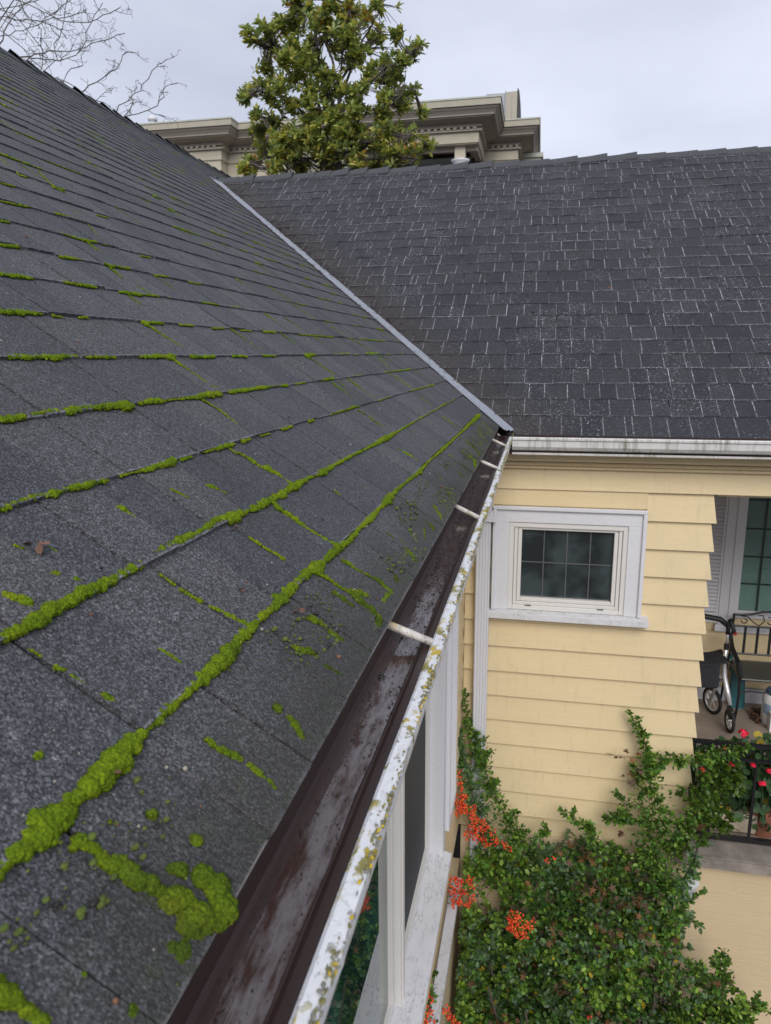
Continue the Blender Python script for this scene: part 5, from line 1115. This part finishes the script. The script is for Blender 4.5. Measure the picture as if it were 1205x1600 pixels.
# random small growth along the further courses
for k in range(5, 33):
    X = X1+(k-1)*CA; y = 1.2+k*.05
    while y < 9.5:
        ln = random.uniform(.04, .28)
        if VX(y+ln)+.1 < X or X > VX(YR):
            dens = .66 if k < 16 else .42
            if k > 12 or y > 3.0:
                if random.random() < dens:
                    r = random.uniform(.006, .014); blobs([[(X, y, r*.5), (X, y+ln*.3, r), (X, y+ln, r*.6)]], allb, None, 1.1)
        y += ln+random.uniform(.06, .5)
for _ in range(70):
    k = random.randint(4, 22); y = random.uniform(2.0, 7); X = X1+(k-1)*CA
    if VX(y)+.2 < X: r = random.uniform(.005, .009); blobs([[(X-.005, y, r), (X-CA*.5, y+random.uniform(-.006, .006), r*.8), (X-CA*.95, y, r)]], allb, None, 1.2)
CUSH = [(0.336, 0.481, 0.017, 'fat oblong moss cushion, biggest on the course line nearest the gutter'),
        (0.334, 0.404, 0.019, 'wide moss cushion on the lowest course line, closest to the lower left corner'),
        (0.339, 0.428, 0.007, 'round moss ball between the two fattest cushions of the lowest course line'),
        (0.277, 0.413, 0.017, 'sausage shaped moss cushion running down towards the gutter'),
        (0.237, 0.417, 0.020, 'bright green moss tuft at the roof edge above the brown gutter'),
        (0.232, 0.445, 0.015, 'darker moss clump between the bright tuft and the gutter edge'),
        (0.282, 0.299, 0.017, 'moss cushion cut off by the lower left corner of the photo'),
        (0.231, 0.385, 0.010, 'ragged little moss clump below the bright tuft at the roof edge'),
        (0.333, 0.693, 0.010, 'swollen moss cushion midway up the lowest course line'),
        (0.335, 1.060, 0.012, 'round moss ball where the lowest course line meets a side joint'),
        (0.457, 1.024, 0.012, 'flat yellow moss knob on the second course line'),
        (0.486, 0.579, 0.012, 'single olive moss pad on a joint near the left edge'),
        (0.694, 1.132, 0.013, 'moss knob on the fourth course line near the left edge')]
used = set(); CL = []
for X, y, r, lab in CUSH:
    c_ = [b for b in allb if math.hypot((b[0]-X)*1.21, b[1]-y) < r and b not in used]
    if c_: used.update(c_); CL.append((c_, lab))
moss_mesh('moss', [b for b in allb if b not in used], None, True, label='bright green moss growing in strips along the shingle courses and joints', cat='moss', kind='stuff')
for c_, lab in CL: moss_mesh('moss_cushion', c_, None, True, label=lab, cat='moss', group='moss cushions on the main roof')

# olive grime and little tufts near the eave
N = 5200; y = RNG.random(N)**1.3*3.6+.28; X = XE+RNG.beta(1.1, 3.5, N)*.15
ok = np.array([mnoise.noise(Vector((a*4, b*14, 7))) > .02 for a, b in zip(y, X)]); y, X = y[ok], X[ok]; N = len(y)
T = np.stack([-X, y, HA+SA*X+.007], 1); sc = RNG.gamma(2, .0006, N)+.0004; M3 = np.zeros((N, 3, 3)); M3[:, 0, 0] = sc; M3[:, 1, 1] = sc*1.3; M3[:, 2, 2] = sc*.7
M_OLV = plain('dull_moss', (.075, .105, .016), .95, .5, 160); 
scatter('eave_growth', ICO[1][0], ICO[1][1], M3, T, RNG.choice(2, N, p=[.72, .28]), [M_OLV, M_SEDI], label='dull olive tufts and grit along the eave above the brown gutter', cat='growth', kind='stuff')
# brown needles and leaf crumbs beside the valley, and grit on the near shingles
N = 5200; y = 4.25+RNG.random(N)*3.3; side = RNG.random(N) < .45; off_ = RNG.gamma(1.3, .06, N)+.02
Xv = (SB*y+HB-HA)/SA
T = np.where(side[:, None], np.stack([-(Xv+off_*.55+.03), y, HA+SA*(Xv+off_*.55+.03)+.009], 1), np.stack([-Xv+off_+.01, y, HB+SB*y+.011], 1))
d = RNG.normal(0, 1, (N, 3))*[1, 1, .1]+np.where(side[:, None], [0, 0, 0], [0, 0, 0]); M3 = frames(d)*RNG.uniform(.006, .022, N)[:, None, None]; M3[:, :, 0] *= .35
dens = np.array([mnoise.noise(Vector((a*2.4, b*5, 1))) for a, b in zip(y, off_)]) > -.12
M_CR = [plain('leaf_crumb_rust', (.17, .075, .04), .85, .4, 80), plain('leaf_crumb_dark', (.035, .026, .02), .85, .4, 80)]
scatter('valley_debris', *LEAFT, M3[dens], T[dens], RNG.choice(2, int(dens.sum()), p=[.3, .7]), M_CR, label='brown leaf crumbs gathered on both sides of the metal valley', cat='debris', kind='stuff')
N = 420; y = RNG.random(N)**1.5*3+.3; X = XE+.02+RNG.random(N)**1.4*1.6
T = np.stack([-X, y, HA+SA*X+.0095], 1); sc = RNG.gamma(2, .0004, N)+.0003; M3 = frames(RNG.normal(0, 1, (N, 3)))*sc[:, None, None]
scatter('roof_grit', ICO[1][0], ICO[1][1], M3, T, RNG.choice(3, N, p=[.5, .3, .2]), [plain('pale_grit', (.33, .30, .25), .8), M_CR[0], M_SEDI], label='scattered grit and seed husks on the near shingles', cat='grit', kind='stuff')
# single dead leaves on the shingles
LF = [(.57, .62, .011, 'pale curled leaf scrap lying on the mossless middle of a near tab'), (.52, .66, .012, 'reddish leaf rosette scrap beside the pale curled one'), (.44, 1.00, .010, 'rusty scrap against the moss ball by the second nearest course'), (.60, .53, .010, 'brown leaf caught on the upper rim of the thick moss strip'), (.37, .86, .010, 'dry stalk with a leaf end just above the nearest course moss'), (.31, .90, .012, 'rust coloured leaf between moss and gutter edge'), (.33, .47, .010, 'brown leaf flake on the near tab below the big moss roll')]
for X, y, s_, lab in LF:
    T = np.array([[-X, y, zA(X)+.010]]); n = 4 if s_ > .0105 else 2
    T = np.repeat(T, n, 0)+RNG.normal(0, .002, (n, 3)); M3 = frames(RNG.normal(0, 1, (n, 3))*[1, 1, .25])*s_*1.1
    scatter('dead_leaf', *LEAFT, M3, T, np.zeros(n, int), [M_DEAD], label=lab, cat='dead leaf', group='dead leaves on the main roof')
for x, y, lab in ((-.08, 5.35, 'small tan leaf on the wing roof left of its middle'), (.45, 5.62, 'small rust leaf on the wing roof right of the tan one')):
    M3 = frames(np.array([[1, .3, .1]]))*.03; scatter('dead_leaf', *LEAFT, M3, np.array([[x, y, zB(y)+.014]]), [0], [M_CR[0]], label=lab, cat='dead leaf', group='dead leaves on the wing roof')
# ------------------------------------------------------------------ pyracantha in the corner
py = empty('firethorn_bush', (.30, 3.75, GZ), 'dense firethorn bush with orange red berries climbing the wall corner', 'bush')
LT = []; LD = []; LS = []; LM = []
def leafadd(p, d, s_, m): LT.append(tuple(p)); LD.append(tuple(d)); LS.append(s_); LM.append(m)
stem = MB()
def cane(pts, leafs=.029, mats=(0, 1, 1, 2), thorn=True, mul=1.5):
    P = [Vector(q[:3]) for q in pts]; rad = [q[3] for q in pts]
    stem.tube(P, [.0042-.0028*(1-i/max(1, len(P)-1)) for i in range(len(P))], 5)
    for i in range(len(P)-1):
        L = (P[i+1]-P[i]).length; rr = (rad[i]+rad[i+1])/2; n = int(L/.0055*(1+rr/.035)*mul)
        ax = (P[i]-P[i+1]).normalized()
        # side shoots when the cane is thick with leaves
        ns = int(L/.035) if rr > .03 else 0
        for j in range(ns):
            p = P[i].lerp(P[i+1], random.random()); d = Vector((random.gauss(0, 1), random.gauss(0, .55)-.35, random.gauss(0, .7)+.3)).normalized(); e = p+d*rr*random.uniform(.6, 1.35)
            stem.tube([p, (p+e)/2+Vector((0, 0, .004)), e], [.002, .0016, .001], 4)
            for q in range(int(10+rr*300)):
                t = random.random()**.7; dd = (d*.6+Vector((random.gauss(0, .7), random.gauss(0, .6)-.2, random.gauss(0, .6)+.15))).normalized()
                leafadd(p.lerp(e, t)+dd*.004, dd, leafs*random.uniform(.6, 1.15), random.choice(mats))
        for j in range(n):
            t = random.random(); rr = rad[i]+(rad[i+1]-rad[i])*t; p = P[i].lerp(P[i+1], t)
            d = (ax*.5+Vector((random.gauss(0, .8), random.gauss(0, .6)-.25, random.gauss(0, .7)))).normalized()
            leafadd(p+d*random.random()*max(0, rr-.014), d, leafs*random.uniform(.55, 1.1)*min(1, rr/.022+.25), random.choice(mats))
for i, c_ in enumerate(CANES): cane(c_, mats=(0, 1, 1, 2) if i not in (1, 13) else (3, 3, 1))
# mound: shoots rising out of a sloping mass
hub = Vector((.3, 3.8, -4.6))
for (x, y, z, r) in MOUND:
    sub = random.choice([(0, 0, 1), (2, 1, 2), (1, 3, 3), (0, 1, 2), (3, 3, 1), (0, 0, 3)])
    for j in range(int(46*(r/.19)**2)+9):
        d = Vector((random.gauss(0, 1), random.gauss(0, .8)-.5, random.gauss(0, .7)+.75)).normalized()
        base = Vector((x, y+.10, z-.10))+Vector((random.uniform(-r, r), random.uniform(-r, r)*.8, random.uniform(-r, r)*.9)); base.y = min(base.y, 4.20); base.x = max(base.x, -.33)
        ln = random.uniform(.05, .12); e = base+d*ln; e.x = max(e.x, -.345); e.y = min(e.y, 4.25)
        stem.tube([base, (base+e)/2, e], [.0025, .002, .001], 3, cap=False)
        if mnoise.noise(base*5.5) > .30: continue
        mats = sub if random.random() < .85 else (0, 1, 2)
        for q in range(22):
            t = random.random(); dd = (d*.7+Vector((random.gauss(0, .75), random.gauss(0, .7), random.gauss(0, .6)))).normalized()
            leafadd(base.lerp(e, t)+dd*.004, dd, .034*random.uniform(.5, 1.25)*(1.25 if mats == (1, 1, 2) else 1), random.choice(mats) if random.random() > .011 else 4)
# the part of the bush that runs back below the long window (seen mirrored in its pane)
for j in range(620):
    y = random.uniform(.6, 3.6); x = random.uniform(-.25, 1.3); z = -3.95+.35*mnoise.noise(Vector((x*2, y*2, 0)))-.25*max(0, x-.6)
    base = Vector((x, y, z)); d = Vector((random.gauss(0, .8), random.gauss(0, .8), 1)).normalized(); e = base+d*.12
    for q in range(11):
        dd = (d*.5+Vector((random.gauss(0, .8), random.gauss(0, .8), random.gauss(0, .5)))).normalized(); leafadd(base.lerp(e, random.random()), dd, .034*random.uniform(.7, 1.2), random.choice((0, 1, 1, 2, 3)))
for k in range(9):
    a = k*.7; stem.tube([(.3+.1*math.cos(a), 3.8+.1*math.sin(a), GZ), (.3+.35*math.cos(a), 3.75+.2*math.sin(a), -4.2), (.3+.5*math.cos(a), 3.8+.25*math.sin(a), -3.7)], [.016, .011, .006], 6)
stem.build('branches', M_TWIG, py)
# one ivory white stub: bare cane in front of the corner board
D = np.array(LD); M3 = frames(D)*np.array(LS)[:, None, None]
scatter('foliage', *LEAFT, M3, np.array(LT), LM, LEAF[:5], py, kind='stuff')
# heart of the bush: filler leaves in dark green and dead brown
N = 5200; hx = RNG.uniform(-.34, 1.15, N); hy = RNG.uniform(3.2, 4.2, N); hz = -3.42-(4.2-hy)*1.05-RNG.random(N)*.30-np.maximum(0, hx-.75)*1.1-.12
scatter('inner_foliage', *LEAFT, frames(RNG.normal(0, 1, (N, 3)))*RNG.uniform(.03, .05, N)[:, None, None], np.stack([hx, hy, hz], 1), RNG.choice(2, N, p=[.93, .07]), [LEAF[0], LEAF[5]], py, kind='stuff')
# berries: one part per cluster
M_BER3 = [M_BERRY, NB('deep_red_berry').done((.50, .022, .015), .25, None, .5), NB('orange_berry').done((.80, .15, .02), .28, None, .5)]; bst = MB(); BL = []; BD = []
for (x, y, z, r) in BERRY:
    n = max(6, int((r/.0055)**1.9)); d = RNG.normal(0, 1, (n, 3)); d /= np.linalg.norm(d, axis=1, keepdims=True)
    T = np.array([x, y-.012, z])+d*RNG.random((n, 1))**.4*r*1.15*[1, 1, .9]; s_ = RNG.uniform(.0045, .0062, n)
    scatter('berry_cluster', ICO[1][0], ICO[1][1], np.stack([np.eye(3)*q for q in s_]), T, RNG.choice(3, n, p=[.55, .25, .2]), M_BER3, py, smooth=True)
    e_ = Vector((x+.02, y+.07, z-.09)); e_.y = min(e_.y, 4.2); bst.tube([e_, ((Vector((x, y, z))+e_)/2)+Vector((0, 0, .012)), (x, y-.005, z)], [.002, .0015, .001], 4)
    for q in range(5):
        d = Vector((random.gauss(0, 1), -.4, random.gauss(0, 1))).normalized(); BL.append((x+d.x*r*.9, y+d.y*.012, z+d.z*r*.9)); BD.append(tuple(d))
bst.build('berry_stalks', M_TWIG, py, kind='stuff')
scatter('berry_leaves', *LEAFT, frames(np.array(BD))*RNG.uniform(.014, .026, len(BL))[:, None, None], np.array(BL), RNG.choice(3, len(BL)), [LEAF[1], LEAF[2], LEAF[0]], py, kind='stuff')
# dead maple leaves caught in the bush
star = []; sf = []
for i in range(10):
    a = i*math.pi/5; rr = 1 if i % 2 == 0 else .42; star.append((math.sin(a)*rr*.5, .5+math.cos(a)*rr*.5, .05*((i*7) % 3-1)))
star.append((0, .5, 0)); sf = [(i, (i+1) % 10, 10) for i in range(10)]
DT = []
for (x, y, z, r) in DEADL:
    for j in range(int(2+(r/.03)**2*1.3)):
        DT.append((x+random.gauss(0, r*.55), y-.03+random.gauss(0, .02), z+random.gauss(0, r*.5)))
DT = np.array(DT); N = len(DT)
dl = scatter('dead_maple_leaves', star, sf, frames(RNG.normal(0, 1, (N, 3)))*RNG.uniform(.035, .06, N)[:, None, None], DT, RNG.choice(2, N), [LEAF[5], plain('dead_leaf_umber', (.085, .047, .026), .75, .4, 60)], label='brown dead maple leaves caught in the firethorn bush', cat='dead leaves', kind='stuff')
# broad leaved shrub at the porch corner
bs = empty('broadleaf_shrub', (1.02, 4.15, GZ), 'fresh green broad leaved shrub reaching over the porch railing', 'shrub')
LT, LD, LS, LM = [], [], [], []
stem = MB()
for (x, y, z, r) in BROAD:
    y = min(y, 4.33) if x > 1.02 else min(y, 4.2)
    for j in range(int(8+(r/.1)*9)):
        d = Vector((random.gauss(0, .8), -.55+random.gauss(0, .35), random.gauss(0, .6)+.35)).normalized(); p = Vector((x, y, z))+Vector((random.uniform(-r, r), random.uniform(-r, r)*.25-.02, random.uniform(-r, r)))*.85
        stem.tube([p, p+d*.05], [.002, .001], 4)
        for q in range(8):
            dd = (d*.8+Vector((random.gauss(0, .6), random.gauss(0, .5), random.gauss(0, .5)))).normalized(); leafadd(p+d*.05*random.random(), dd, random.uniform(.022, .045), random.choice((0, 1, 1, 1)))
stem.tube([(.86, 4.1, GZ), (.88, 4.05, -4.1), (.96, 4.06, -3.2), (1.05, 4.14, -2.75)], [.012, .01, .008, .004], 6)
stem.build('branches', M_TWIG, bs)
M_BRL = [mat_leaf('shrub_leaf', (.050, .105, .022)), mat_leaf('shrub_leaf_fresh', (.095, .165, .022))]
scatter('foliage', *LEAFT, frames(np.array(LD))*np.array(LS)[:, None, None], np.array(LT), LM, M_BRL, bs, kind='stuff')
# pale board end half hidden in the leaves
m = MB(); m.prism([(.97, 4.06, -3.02), (1.02, 4.06, -2.99), (1.04, 4.06, -3.09), (.99, 4.06, -3.22), (.95, 4.06, -3.20)], (0, .05, 0)); m.build('white_board', M_WHITE, None, 'white painted board end half hidden in leaves under the porch corner', 'board', bevel=.004)
# litter on the soil
N = 2500; T = np.stack([RNG.uniform(-.4, 3, N), RNG.uniform(-1, 4.25, N), GZ+RNG.uniform(.004, .03, N)], 1)
scatter('leaf_litter', star, sf, frames(RNG.normal(0, 1, (N, 3))*[1, 1, .2])*RNG.uniform(.04, .09, N)[:, None, None], T, RNG.choice(2, N), [LEAF[5], M_SOIL], label='fallen brown leaves littering the soil under the bush', cat='leaf litter', kind='stuff')

# ------------------------------------------------------------------ bare tree beyond the ridge
bt = empty('bare_tree', (-14.2, 13.0, GZ), 'leafless grey tree with fine twigs beyond the left ridge', 'tree')
tw = MB(); hub = Vector((-14.0, 13.0, 2.2))
m = MB(); m.tube([(-14.2, 13, GZ), (-14.1, 13.05, -1), hub], [.30, .24, .18], 12); m.build('trunk', M_BARK, bt)
def twig(p, d, ln, r, depth):
    if depth < 0 or ln < .03: return
    n = 3 if ln > .12 else 2; P = [p]; q = p; dd = d.copy()
    for i in range(n):
        dd = (dd+Vector((random.gauss(0, .22), random.gauss(0, .22), random.gauss(0, .22)))).normalized(); q = q+dd*ln/n; P.append(q)
        if random.random() < .85: 
            sd_ = (dd*.55+Vector((random.gauss(0, .6), random.gauss(0, .5), random.gauss(0, .6)+.12))).normalized(); twig(q, sd_, ln*random.uniform(.35, .62), max(.0040, r*.7), depth-1)
    tw.tube(P, [r*(1-.55*i/n) for i in range(n+1)], 4 if r > .004 else 3, cap=False)
    if depth == 0 or r < .003: # bud
        b_ = P[-1]; tw.tube([b_, b_+dd*.012], [r*1.3+.0015, r*.5], 4)
for pts, r in BRANCH:
    P = [Vector(q) for q in pts]; fine = []
    r *= 1.25
    for i in range(len(P)-1):
        n = max(2, int((P[i+1]-P[i]).length/.12))
        for j in range(n): fine.append(P[i].lerp(P[i+1], j/n)+Vector((random.gauss(0, .012), random.gauss(0, .02), random.gauss(0, .012))))
    fine.append(P[-1]); K = len(fine); rd = [max(.0075, r*(1-.82*i/K)) for i in range(K)]
    tw.tube(fine, rd, 6)
    j0 = hub+Vector((random.uniform(-.05, .05), 0, random.uniform(-.3, .5))); tw.tube([j0, j0.lerp(P[0], .5)+Vector((0, 0, -.1)), P[0]], [r*2.4, r*1.7, r], 6)
    side = 1
    for i in range(2, K, 1):
        if random.random() < .62:
            ax = (fine[i]-fine[i-1]).normalized(); side = -side; perp = ax.cross(Vector((0, 1, 0))).normalized()*side
            d = (ax*.6+perp*random.uniform(.5, 1.1)+Vector((0, random.gauss(0, .4), .1))).normalized(); twig(fine[i], d, random.uniform(.12, .46)*(1-.35*i/K), max(.0058, rd[i]*.5), 2)
# the rest of the crown, outside the frame
for k in range(26):
    a = k*2.4; d = Vector((math.cos(a)-.6, math.sin(a)*.9, .55+.5*random.random())).normalized(); e = hub+d*random.uniform(1.8, 3.4)
    tw.tube([hub, hub.lerp(e, .5)+Vector((0, 0, .15)), e], [.05, .03, .012], 6); twig(e, d, .9, .010, 3)
tw.build('branches', M_BARK, bt)
# ------------------------------------------------------------------ magnolia behind the wing
mg = empty('magnolia_tree', (-4.03, 15.0, GZ), 'evergreen magnolia with glossy olive and russet leaves behind the wing roof', 'tree')
m = MB(); m.tube([(-4.03, 15, GZ), (-4.03, 15.02, 0), (-4.04, 15, 3.0), (-4.03, 15, 3.8)], [.18, .13, .08, .06], 12); m.build('trunk', M_BARK, mg)
br = MB(); bp = []
for l in MBR:
    P = [Vector(q) for q in l]; K = len(P); fine = []
    for i in range(K-1):
        for j in range(5): fine.append(P[i].lerp(P[i+1], j/5)+Vector((random.gauss(0, .015), random.gauss(0, .03), random.gauss(0, .012))))
    fine.append(P[-1]); n = len(fine); br.tube(fine, [.030*(1-.75*i/n) for i in range(n)], 6); bp += fine
bpa = np.array([tuple(p) for p in bp])
LT, LD, LS, LM = [], [], [], []
def rosette(p, d, mats, nl=8, s0=.15):
    u = d.orthogonal().normalized(); v = d.cross(u)
    for q in range(nl):
        a = q*2.4+random.random(); tilt = random.uniform(.35, 1.25); dd = (d*math.cos(tilt)+(u*math.cos(a)+v*math.sin(a))*math.sin(tilt)+Vector((0, 0, -.12))).normalized()
        LT.append(tuple(p-d*.02*q*.4)); LD.append(tuple(dd)); LS.append(s0*random.uniform(.7, 1.12)); LM.append(random.choice(mats))
for (x, y, z, r) in MAGN+[(-4.0, 14.5, 3.85, .35), (-3.7, 14.4, 4.0, .32), (-4.4, 14.5, 4.0, .35), (-4.1, 14.6, 4.35, .35), (-3.6, 14.6, 4.6, .3), (-4.5, 14.6, 4.7, .35), (-4.1, 14.7, 5.1, .3), (-3.0, 14.6, 4.0, .3), (-5.0, 14.5, 4.0, .3), (-4.6, 14.7, 5.4, .3), (-3.6, 14.7, 5.5, .3), (-4.2, 14.8, 6.1, .3)]:
    c_ = Vector((x, y, z)); n = int(8+(r/.26)**2*11.5)
    for j in range(n):
        d0 = Vector((random.gauss(0, 1), random.gauss(0, 1.2), random.gauss(0, .9))); p = c_+d0.normalized()*r*random.uniform(.15, .98)
        k = int(np.argmin(((bpa-np.array(p))**2).sum(1)+RNG.random(len(bpa))*.05)); q = Vector(bpa[k]); mid = (q+p)/2+Vector((0, 0, -.05)); br.tube([q, mid, p], [.010, .008, .005], 4, cap=False)
        d = ((p-q).normalized()*.6+Vector((random.gauss(0, .3), random.gauss(0, .3)-.15, .6))).normalized()
        hz_ = random.random(); top = (z > 6.0) or z < 3.9
        mats = (0, 0, 3, 1) if hz_ < .50 else (1, 1, 0, 3) if hz_ < .78 else (2, 1, 1, 2) if (top and hz_ < .92) else (1, 4, 1, 0) if z < 4.2 else (0, 3, 1)
        rosette(p, d, mats, random.randint(6, 11), .155)
        if random.random() < .3: rosette(q.lerp(p, .7), (d+Vector((random.gauss(0, .5), random.gauss(0, .5), 0))).normalized(), (0, 3, 1), 5, .14)
        if (top and random.random() < .16): rosette(p+d*.02, d, (2, 4), 4, .10)
for j in range(420):   # back and sides of the crown
    a = random.uniform(0, 2*math.pi); zz = random.uniform(3.0, 7.4); rr = (2.0-.22*(zz-3))*random.uniform(.45, 1); p = Vector((-4.05+rr*math.cos(a), 15.6+abs(rr*math.sin(a))*.9, zz))
    if zz > 4.4 and abs(p.x+3.95) < .75 and random.random() < .8: continue
    q = Vector(bpa[int(np.argmin(((bpa-np.array(p))**2).sum(1)))]); br.tube([q, p], [.010, .005], 4, cap=False)
    if random.random() < .42: rosette(p, Vector((math.cos(a), math.sin(a)*.5, .7)).normalized(), (0, 3, 1, 0), 8, .15)
br.build('branches', M_BARK, mg)
scatter('foliage', *MLEAFT, frames(np.array(LD))*np.array(LS)[:, None, None], np.array(LT), LM, MAG, mg, kind='stuff')

# ------------------------------------------------------------------ building with deep cornices
ab = empty('apartment_building', (-10, 40, GZ), 'large beige building with deep taupe cornices beyond the roofs', 'building')
def sweep(path, prof, m):
    """prof: (out, z); mitred along a plan polyline; outward is to the right of travel"""
    P = [Vector(p) for p in path]; n = len(prof); vs = []
    for i, p in enumerate(P):
        d0 = (P[i]-P[i-1]).normalized() if i else (P[1]-P[0]).normalized(); d1 = (P[i+1]-P[i]).normalized() if i < len(P)-1 else d0
        n0 = Vector((d0.y, -d0.x)); n1 = Vector((d1.y, -d1.x)); b_ = n0+n1; b_ = b_/max(.3, b_.dot(n0))
        for o, z in prof: vs.append((p.x+b_.x*o, p.y+b_.y*o, z))
    fs = [(i*n+j, i*n+j+1, (i+1)*n+j+1, (i+1)*n+j) for i in range(len(P)-1) for j in range(n-1)]
    m.add(vs, fs)
def v2(a): return [Vector(p) for p in a]
PL = v2([(-34, 32.9), (-14.25, 32.9), (-14.25, 33.65), (-9.3, 33.65), (-9.3, 32.75), (-2.83, 32.75), (-2.83, 35.9), (-1.33, 35.9), (-1.33, 60)])
BZ = 9.93
def seg(o0, o1, z0, z1, mat, name, extra=()):
    m = MB(); sweep(PL, [(o0, z0), (o1, z0)]+list(extra)+[(o1, z1), (o0, z1)], m); return m.build(name, mat, ab)
seg(0, .95, BZ-.04, BZ+.02, M_COPING, 'coping')
seg(0, .92, BZ-.28, BZ-.045, M_STUC3, 'fascia_band')
m = MB(); sweep(PL, [(.02, BZ-.285), (.84, BZ-.285), (.84, BZ-.33), (.82, BZ-.36), (.76, BZ-.41), (.70, BZ-.48), (.67, BZ-.52), (.67, BZ-.56), (.60, BZ-.565), (.60, BZ-.605), (.53, BZ-.61), (.12, BZ-.72), (.12, BZ-.79), (.02, BZ-.79)], m); cn = m.build('cornice', M_STUC2, ab)
m = MB(); sweep(PL, [(0, BZ-.795), (.13, BZ-.795), (.13, BZ-.83), (0, BZ-.83)], m); m.build('dentil_rail', M_STUC3, ab)
# dentils
dn = MB()
for i in range(len(PL)-1):
    a, b_ = PL[i], PL[i+1]; L = (b_-a).length; d = (b_-a)/L; n_ = Vector((d.y, -d.x))
    if i == 0: a = a+d*(L-9); L = 9
    L = min(L, 9); k = 0
    while k*.27 < L-.1:
        p = a+d*(k*.27+.03); q = a+d*(k*.27+.17); z0, z1 = BZ-.925, BZ-.83
        vs = [(*(p+n_*.0), z0), (*(q+n_*.0), z0), (*(q+n_*.15), z0), (*(p+n_*.15), z0)]; dn.prism(vs, (0, 0, z1-z0)); k += 1
dn.build('dentils', M_STUC3, ab, kind='stuff')
m = MB(); sweep(PL, [(.0, BZ-.925), (.12, BZ-.925), (.12, BZ-.985), (.0, BZ-.985)], m); m.build('dentil_ledge', M_STUC3, ab)
m = MB(); sweep(PL, [(.0, BZ-.80), (.0, BZ-1.40), (-.05, BZ-1.41), (-.05, BZ-1.44), (-.5, BZ-1.445)], m); m.build('frieze', M_STUCCO, ab)
PL_keep = PL
PLl = v2([(-34, 32.96), (-14.31, 32.96), (-14.31, 33.71), (-9.36, 33.71), (-9.36, 34.9)])
m = MB(); sweep(PLl, [(0, BZ-1.44), (0, GZ)], m); m.build('wall', M_STUCCO, ab)
m = MB(); m.box(-9.35, -2.9, 35.1, 35.4, GZ, BZ-1.42); m.build('recessed_glazing', M_DARKW, ab)
m = MB(); m.box(-9.36, -2.90, 33.15, 33.4, BZ-1.62, BZ-1.44); m.box(-3.15, -2.9, 33.41, 35.0, BZ-1.62, BZ-1.44); m.build('beam', M_STUC2, ab)
for x in (-3.62, -6.2, -8.9):
    m = MB(); m.box(x-.22, x+.22, 33.0, 33.42, BZ-1.95, BZ-1.45); cl = m.build('column', M_STUCCO, ab)
    m = MB(); m.lathe((x, 33.2, GZ), [(.24, 0), (.24, BZ-2.55-GZ), (.30, BZ-2.45-GZ), (.24, BZ-2.38-GZ), (.26, BZ-2.2-GZ), (.36, BZ-2.02-GZ), (.40, BZ-1.951-GZ)], 16); m.build('capital', M_WHITE, cl, smooth=True)
m = MB(); m.box(-2.9, -1.39, 35.96, 36.2, GZ, BZ-1.45); m.box(-1.6, -1.39, 36.2, 60, GZ, BZ-1.45); m.box(-2.89, -1.37, 35.93, 35.955, BZ-1.6, BZ-1.46); m.build('wall', M_STUCCO, ab)
# lower wing beyond
m = MB(); m.box(-6, -.42, 38, 50, GZ, 9.02); m.build('wall', M_STUCCO, ab); m = MB(); m.box(-6, -.22, 37.8, 50, 9.03, 9.22); m.box(-6, -.32, 37.9, 50, 8.80, 9.025); m.build('coping', M_COPING, ab)
m = MB(); m.box(-33, -1.4, 36.5, 59, 9.5, BZ-.05); m.build('flat_roof', M_CONC, ab)
# barrel roof end
def barrel(y0, y1, xr, zr, mat, name, rx=.60, rz=2.6, ext=1.0):
    m = MB(); n = 16
    for y in (y0, y1):
        for i in range(n+1):
            a = i/n*math.pi/2; m.v.append((xr-rx+rx*math.sin(a) if i else xr-rx-ext, y, zr-rz+rz*math.cos(a)))
        m.v.append((xr-rx-ext, y, zr-rz))
    K = n+2; m.f = [(i, i+1, K+i+1, K+i) for i in range(K-1)]+[tuple(range(K)), tuple(range(K, 2*K))[::-1]]; m.mi = [0]*len(m.f); return m.build(name, mat, ab)
barrel(37.2, 37.9, -1.28, 11.70, M_METAL, 'barrel_roof'); barrel(36.9, 37.18, -1.25, 11.76, M_CAP, 'barrel_rim', .20, 2.6, .02)
m = MB(); m.box(-1.98, -1.72, 36.8, 36.89, 9.4, 11.6); m.build('roof_rib', M_STUC3, ab); m = MB(); m.box(-2.02, -1.985, 36.78, 36.89, 9.4, 11.66); m.build('roof_seam', M_METAL, ab); m = MB(); m.box(-2.9, -2.025, 36.84, 36.89, 9.4, 11.55); m.build('roof_panel', M_METAL, ab); m = MB(); m.box(-1.715, -1.47, 36.83, 36.885, 9.4, 11.62); m.build('roof_panel', M_STUC3, ab)
# roof vent
m = MB(); m.lathe((-17.72, 33.4, BZ-.1), [(.11, 0), (.11, .48), (.17, .50), (.17, .54), (.12, .56), (.12, .62), (.21, .64), (.22, .74), (.16, .82), (.04, .84)], 18); m.build('roof_vent', M_WHITE, ab, smooth=True)
bpy.context.view_layer.update()
